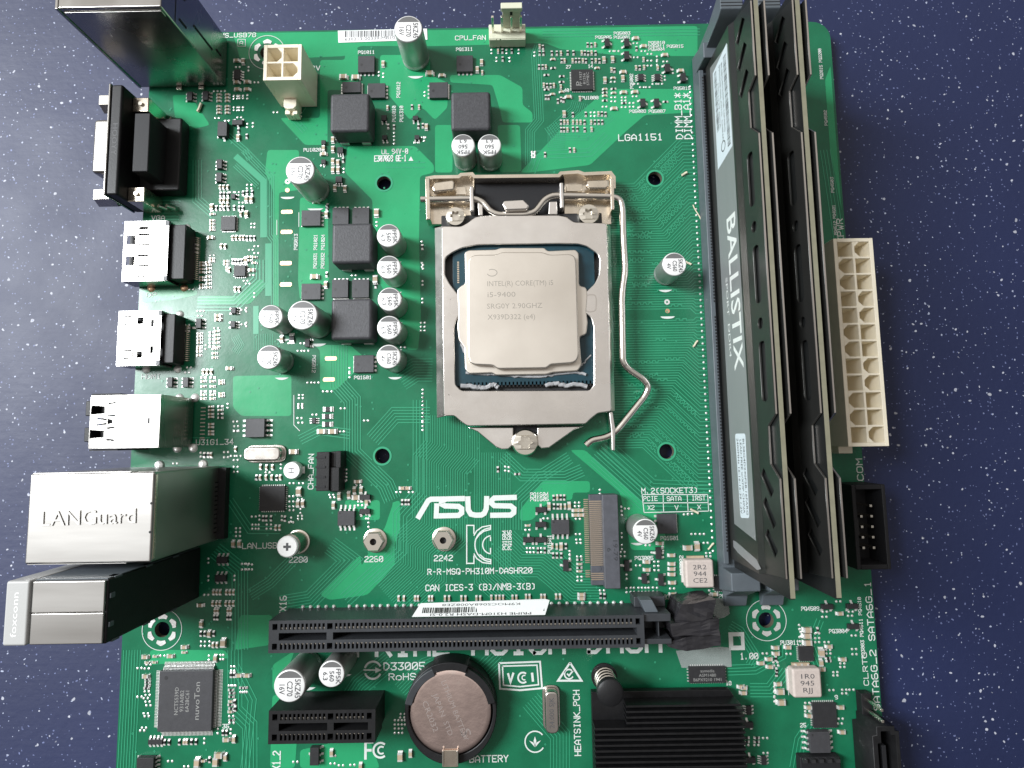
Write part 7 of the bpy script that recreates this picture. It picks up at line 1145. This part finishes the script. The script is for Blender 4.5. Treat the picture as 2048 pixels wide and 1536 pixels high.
# contact row and dried thermal paste around the lid
m=MB()
q0=[(77.08, 93.95)][0]
for i in range(12): m.box(q0[0]-cx-.25,q0[0]-cx+.25,q0[1]-cy-i*.5,q0[1]-cy-i*.5+.28,1.1,1.14)
m.build('test_contacts',M['gold'],cpu)
for k,(p_,w) in enumerate((([(78.74, 64.44), (85.72, 64.02), (92.78, 63.29), (99.85, 63.38), (107.95, 64.26), (110.2, 63.41)],.7),([(77.62, 61), (80.56, 61.05), (83.6, 60.39), (86.15, 61.37), (87.41, 60.43)],1.1),([(99.34, 60.64), (101.9, 61.51), (104.92, 60.65), (107.47, 61.11), (110.24, 60.35)],1.0),([(77.32, 77.3), (77.8, 72.64), (78.94, 69.8)],1.0),([(109.61, 80.85), (109.9, 76.7), (109.2, 73.62)],.6),([(108.44, 65.52), (109.58, 66.53), (111.67, 68.54)],.35))):
    m=MB(); rr=random.Random(k); pts=[(x-cx,y-cy,1.2+.0*i) for i,(x,y) in enumerate(smoothpath(p_,2,5))]
    pts=[(x+rr.uniform(-.18,.18),y+rr.uniform(-.18,.18),z+rr.uniform(-.1,.25)) for x,y,z in pts]
    m.tube(pts,w*.55,7); m.build('dried_paste',M['paste'],cpu,smooth=True)

# ---- memory slots
def dimm_slot(xs,lab):
    e=empty('memory_slot',(0,0,0),mobo); e['label']=lab
    MB().box(xs,xs+6.9,13.8,147.5,.1,3.2).build('base',M['slate'],e)
    m=MB(); m.box(xs,xs+1.3,15.2,146.6,3.0,5.0); m.box(xs+5.6,xs+6.9,15.2,146.6,3.0,5.0); m.build('side_wall',M['slate'],e,bevel=.2)
    m=MB(); c=MB(); yy=18.5
    while yy<145:
        if not 78<yy<82: m.box(xs+.80,xs+1.32,yy-.26,yy+.26,4.7,5.03); 
        yy+=.85
    tag(m.build('contact_openings',M['blackmat'],e),kind='stuff')
    yy=17.5
    while yy<146: c.lathe(xs-.9,yy,[(.36,.0),(.3,.15),(.12,.3)],8); yy+=1.7
    tag(c.build('solder_points',M['tin'],e),kind='stuff')
    for a,b,sg in ((14.0,4.6,-1),(147.0,158,1)):
        y0,y1=min(a,b),max(a,b)
        MB().box(xs-.1,xs+7.0,min(a,a+sg*6.2),max(a,a+sg*6.2),.1,9.5).map(lambda x,y,z,a=a,sg=sg:(x,y-(sg*1.8 if z>5 and (y-a)*sg>3 else 0),z)).build('tower',M['slate'],e,bevel=.35)
        # latch lever
        lm_=MB()
        if sg<0: lm_.prism([(12.6,3.0),(9.8,9.8),(7.0,3.2),(4.2,2.0),(4.0,.8),(8,.6)],0,5.6)
        else: lm_.prism([(148.8,3.0),(151.0,18.5),(152.0,20.5),(156.4,20.5),(157.0,19.5),(154.5,12),(153.8,5.0),(152.6,.8)],0,5.6)
        lm_.map(lambda y,z,x:(xs+.65+x,y,z)); lm_.build('latch',M['slate'],e,bevel=.25)
        if sg>0:
            for i in range(5): MB().box(xs+.75,xs+6.15,152.6+i*.85,152.8+i*.85,20.48,20.56).build('grip_rib',M['blackmat'],e)
    return e
dimm_slot(143.15,'grey memory slot nearest the processor'); dimm_slot(152.45,'grey memory slot nearest the main power socket')

# ---- memory modules
def ram(dx,lab,full):
    e=empty('memory_module',(146.4+dx,80.8,2.6)); tag(e,lab,'memory module','dark memory modules standing in the slots')
    ox,oy,oz=146.4+dx,80.8,2.6
    def F(x,y,z): return (x+dx-ox,y-oy,z-oz)
    MB().box(146.45,147.35,14.2,147.5,2.6,32.6).map(F).build('module_board',M['rampcb'],e)
    MB().box(146.40,147.40,13.9,14.25,2.6,32.2).map(F).build('module_end',M['ramblk'],e)
    MB().box(146.38,146.45,14.1,147.5,2.7,32.4).map(F).build('mask_layer',M['ramblk'],e); MB().box(147.35,147.42,14.1,147.5,2.7,32.4).map(F).build('mask_layer',M['ramblk'],e)
    for i in range(8): MB().box(147.42,148.4,22+i*15.5,31+i*15.5,12,26).map(F).build('memory_chip',M['epoxy'],e)
    zt=32.4; zn=28.6
    up=[(17.0,23.2),(146.4,23.2),(144.2,zt),(126.4,zt),(124.9,zn),(116.4,zn),(113.0,zt),(51.5,zt),(49.0,zn),(41.0,zn),(38.1,zt),(18.0,zt)]
    hl=[]
    def slotv(ya,yb,z,w): return rounded([(ya,z-w),(yb,z-w),(yb,z+w),(ya,z+w)],w*.98,4)
    for ya,yb,z in ((98.5,111,27.6),(76.2,89.2,27.8),(54.4,67.6,28.0)): hl.append(slotv(ya,yb,z,1.5))
    for y,z in ((93.6,27.6),(71.6,27.9)): hl.append(circle(y,z,1.25,16))
    for ya,za,yb,zb in ((143.0,28.6,139.8,24.4),(136.6,28.8,133.2,24.4),(129.9,29.0,126.4,24.6),(39.2,24.4,34.6,28.8),(33.0,24.6,28.0,29.0),(26.2,24.8,22.2,29.0)):
        d=Vector((yb-ya,zb-za)).normalized(); nn=Vector((-d.y,d.x))*1.15; a=Vector((ya,za)); b=Vector((yb,zb))
        hl.append([tuple(a+nn),tuple(a-nn),tuple(b-nn),tuple(b+nn)])
    # pressed sheet: flat lower face, short slope, set-back upper face with openings
    for xa,sg in ((144.9,1),(149.85,-1)):
        th=.5
        x0_,x1_=(xa,xa+th) if sg>0 else (xa-th,xa)
        sp_=MB().box(x0_,x1_,16.6,146.6,5.4,21.6).map(F).build('heat_spreader',M['spread'],e)
        u0,u1=x0_+sg*.75,x1_+sg*.75
        m=MB(); m.v=[F(x0_,16.6,21.55),F(x0_,146.6,21.55),F(u0,146.4,23.25),F(u0,17.0,23.25),F(x1_,16.6,21.55),F(x1_,146.6,21.55),F(u1,146.4,23.25),F(u1,17.0,23.25)]
        for q in ((0,1,2,3),(4,7,6,5),(0,3,7,4),(1,5,6,2)): m.face(list(q))
        m.build('pressed_slope',M['spread'],sp_)
        plate('upper_panel',up,hl,u0,u1,M['spread'],sp_,.08,lambda y,z,x:F(x,y,z))
        top=[(144.2,zt),(126.4,zt),(124.9,zn),(116.4,zn),(113.0,zt),(51.5,zt),(49.0,zn),(41.0,zn),(38.1,zt),(18.0,zt)]
        m=MB()
        for i in range(len(top)-1):
            (ya,za),(yb,zb)=top[i],top[i+1]; b=len(m.v)
            for y,z in ((ya,za),(yb,zb)): m.v += [F(u0+.08,y,z+.014),F(u1-.08,y,z+.014)]
            m.face([b,b+1,b+3,b+2])
        m.build('worn_edge',M['spread_edge'],sp_)
    if full:
        xf=144.89
        def face(poly,name,mt,par,d=.0): 
            m=MB(); m.v=[F(xf-d,y,z) for y,z in poly]; m.face(list(range(len(poly)))); return m.build(name,mt,par)
        fr=[o for o in e.children if o.name.startswith('heat_spreader')][0]
        face([(142.5,20.9),(23.6,20.9),(25.6,8.6),(144.5,8.6)][::-1],'silver_band',M['band'],fr,.012)
        face([(146.0,12.5),(149.0,21.0),(147.6,22.0),(144.6,13.2),(143.2,13.0),(143.0,12.0)],'corner_mark',M['paper'],fr,.012) if 0 else None
        face([(19.8,7.2),(21.4,7.2),(21.4,9.2),(19.5,20.6),(17.9,22.8),(17.2,20.6),(18.9,10.0)],'corner_mark',M['band'],fr,.014)
        face([(143.0,20.4),(116.6,20.4),(115.4,10.4),(141.8,10.4)],'white_label',M['rlabel'],fr,.03)
        bc=MB(); y=141.0
        while y>118:
            w=rng.choice((.15,.25,.4))
            for z0,z1 in ((17.6,19.4),(11.2,12.8)):
                if z0<15 and y<125: continue
                b=len(bc.v); bc.v += [F(xf-.04,y,z0),F(xf-.04,y-w,z0),F(xf-.04,y-w,z1),F(xf-.04,y,z1)]; bc.face([b,b+1,b+2,b+3])
            y-=w+rng.choice((.15,.25,.35))
        bc.build('label_barcode',M['ink'],fr)
        for st_,yy,zz,w,hh in (('BLS8G4D240FSB.16FARG',131.5,16.4,18,.8),('9905598-006.A01G  CHINA',131,14.9,20,.8),('MC1939 000A',131,13.5,12,.7)):
            text(st_,F(xf-.05,yy,zz),w,M['ink'],fr,0,0,hh,name='label_text',xd=(0,-1,0),yd=(0,0,1))
        cm=MB(); 
        for i in range(24):
            a=2*math.pi*i/24
            for r in (1.1,1.4): cm.v.append(F(xf-.045,119.5+r*math.cos(a),14.8+r*math.sin(a)))
        for i in range(24): j=(i+1)%24; cm.face([2*i,2*i+1,2*j+1,2*j])
        cm.build('label_mark',M['ink'],fr)
        text('BALLISTIX',F(xf-.03,82.0,16.6),38,M['cantop'],fr,0,0,5.4,name='spreader_print',xd=(0,-1,0),yd=(0,0,1),bold=.1)
        text('SPORT  DDR4',F(xf-.03,76.5,12.0),20,M['cantop'],fr,0,0,1.25,name='spreader_print',xd=(0,-1,0),yd=(0,0,1))
        face(rounded([(47.6,18.4),(28.2,18.0),(27.6,12.8),(47.6,12.2)],.8,3),'small_label',M['rlabel'],fr,.03)
        for i,(st_,w) in enumerate((('BLS8G4D240FSB.16FARG',17.5),('LEAD-FREE w/XMP CHINA',17.2),('2400MHz 16-16-16-39 1.2V',17.8))):
            text(st_,F(xf-.05,37.6,17.0-i*1.75),w,M['ink'],fr,0,0,1.0,name='label_text',xd=(0,-1,0),yd=(0,0,1))
    return e
ram(0,'dark memory module with BALLISTIX band and labels, nearer the processor',True)
ram(9.3,'plain dark memory module between the labelled module and the main power socket',False)

# ---- crumbs and flecks lying on the board
def crumb(q,L,ang,lab,curve=.3,wd=.35):
    x,y=q; o=empty('crumb',(x,y,.05)); 
    pts=[(t*L*math.cos(rad(ang))-curve*math.sin(t*3.1)*math.sin(rad(ang)),t*L*math.sin(rad(ang))+curve*math.sin(t*3.1)*math.cos(rad(ang)),wd*.9+.25*abs(t)) for t in (-.5,-.3,-.1,.1,.3,.5)]
    m=MB().tube(pts,wd,6); bpy.data.objects.remove(o); o=m.build('crumb',M['dust'],None,smooth=True,loc=(x,y,.06)); tag(o,lab,'debris')
crumb((139.38, 119.31),1.5,5,'straw-coloured crumb under the DIMM print beside the near memory slot')
crumb((140.15, 71.82),1.8,20,'pale crumb against the near memory slot beside the wire lever',.5,.25)
crumb((137.79, 27.75),2.2,-40,'straw-coloured crumb on the X box of the socket table',.2,.3)
crumb((142.31, 108.37),4.5,-75,'long thin pale fibre lying beside the near memory slot',.4,.16)
crumb((4.58, 141.07),2.6,60,'yellow sliver on the board below the tall port stack',.2,.4)
crumb((139.31, 94.03),1.5,-60,'pale crumb right of the lone capacitor by the memory slot',.4,.3)
crumb((141.64, 18.76),2.2,35,'white sliver beside the memory slot above the sandy 2R2 inductor',.2,.22)

# ---- fit the lettering to its measured length and turn it into flat meshes
bpy.context.view_layer.update()
dg=bpy.context.evaluated_depsgraph_get()
for o,w in FIT:
    d=o.dimensions.x; sx=w/d if d>1e-6 else 1.0
    me=bpy.data.meshes.new_from_object(o.evaluated_get(dg)); me.name=o.data.name
    cu=o.data; nm=o.name
    for v in me.vertices: v.co.x*=sx
    mesh_o=bpy.data.objects.new(nm.split('.')[0],me); col.objects.link(mesh_o)
    mesh_o.parent=o.parent; mesh_o.location=o.location; mesh_o.rotation_euler=o.rotation_euler
    bpy.data.objects.remove(o)
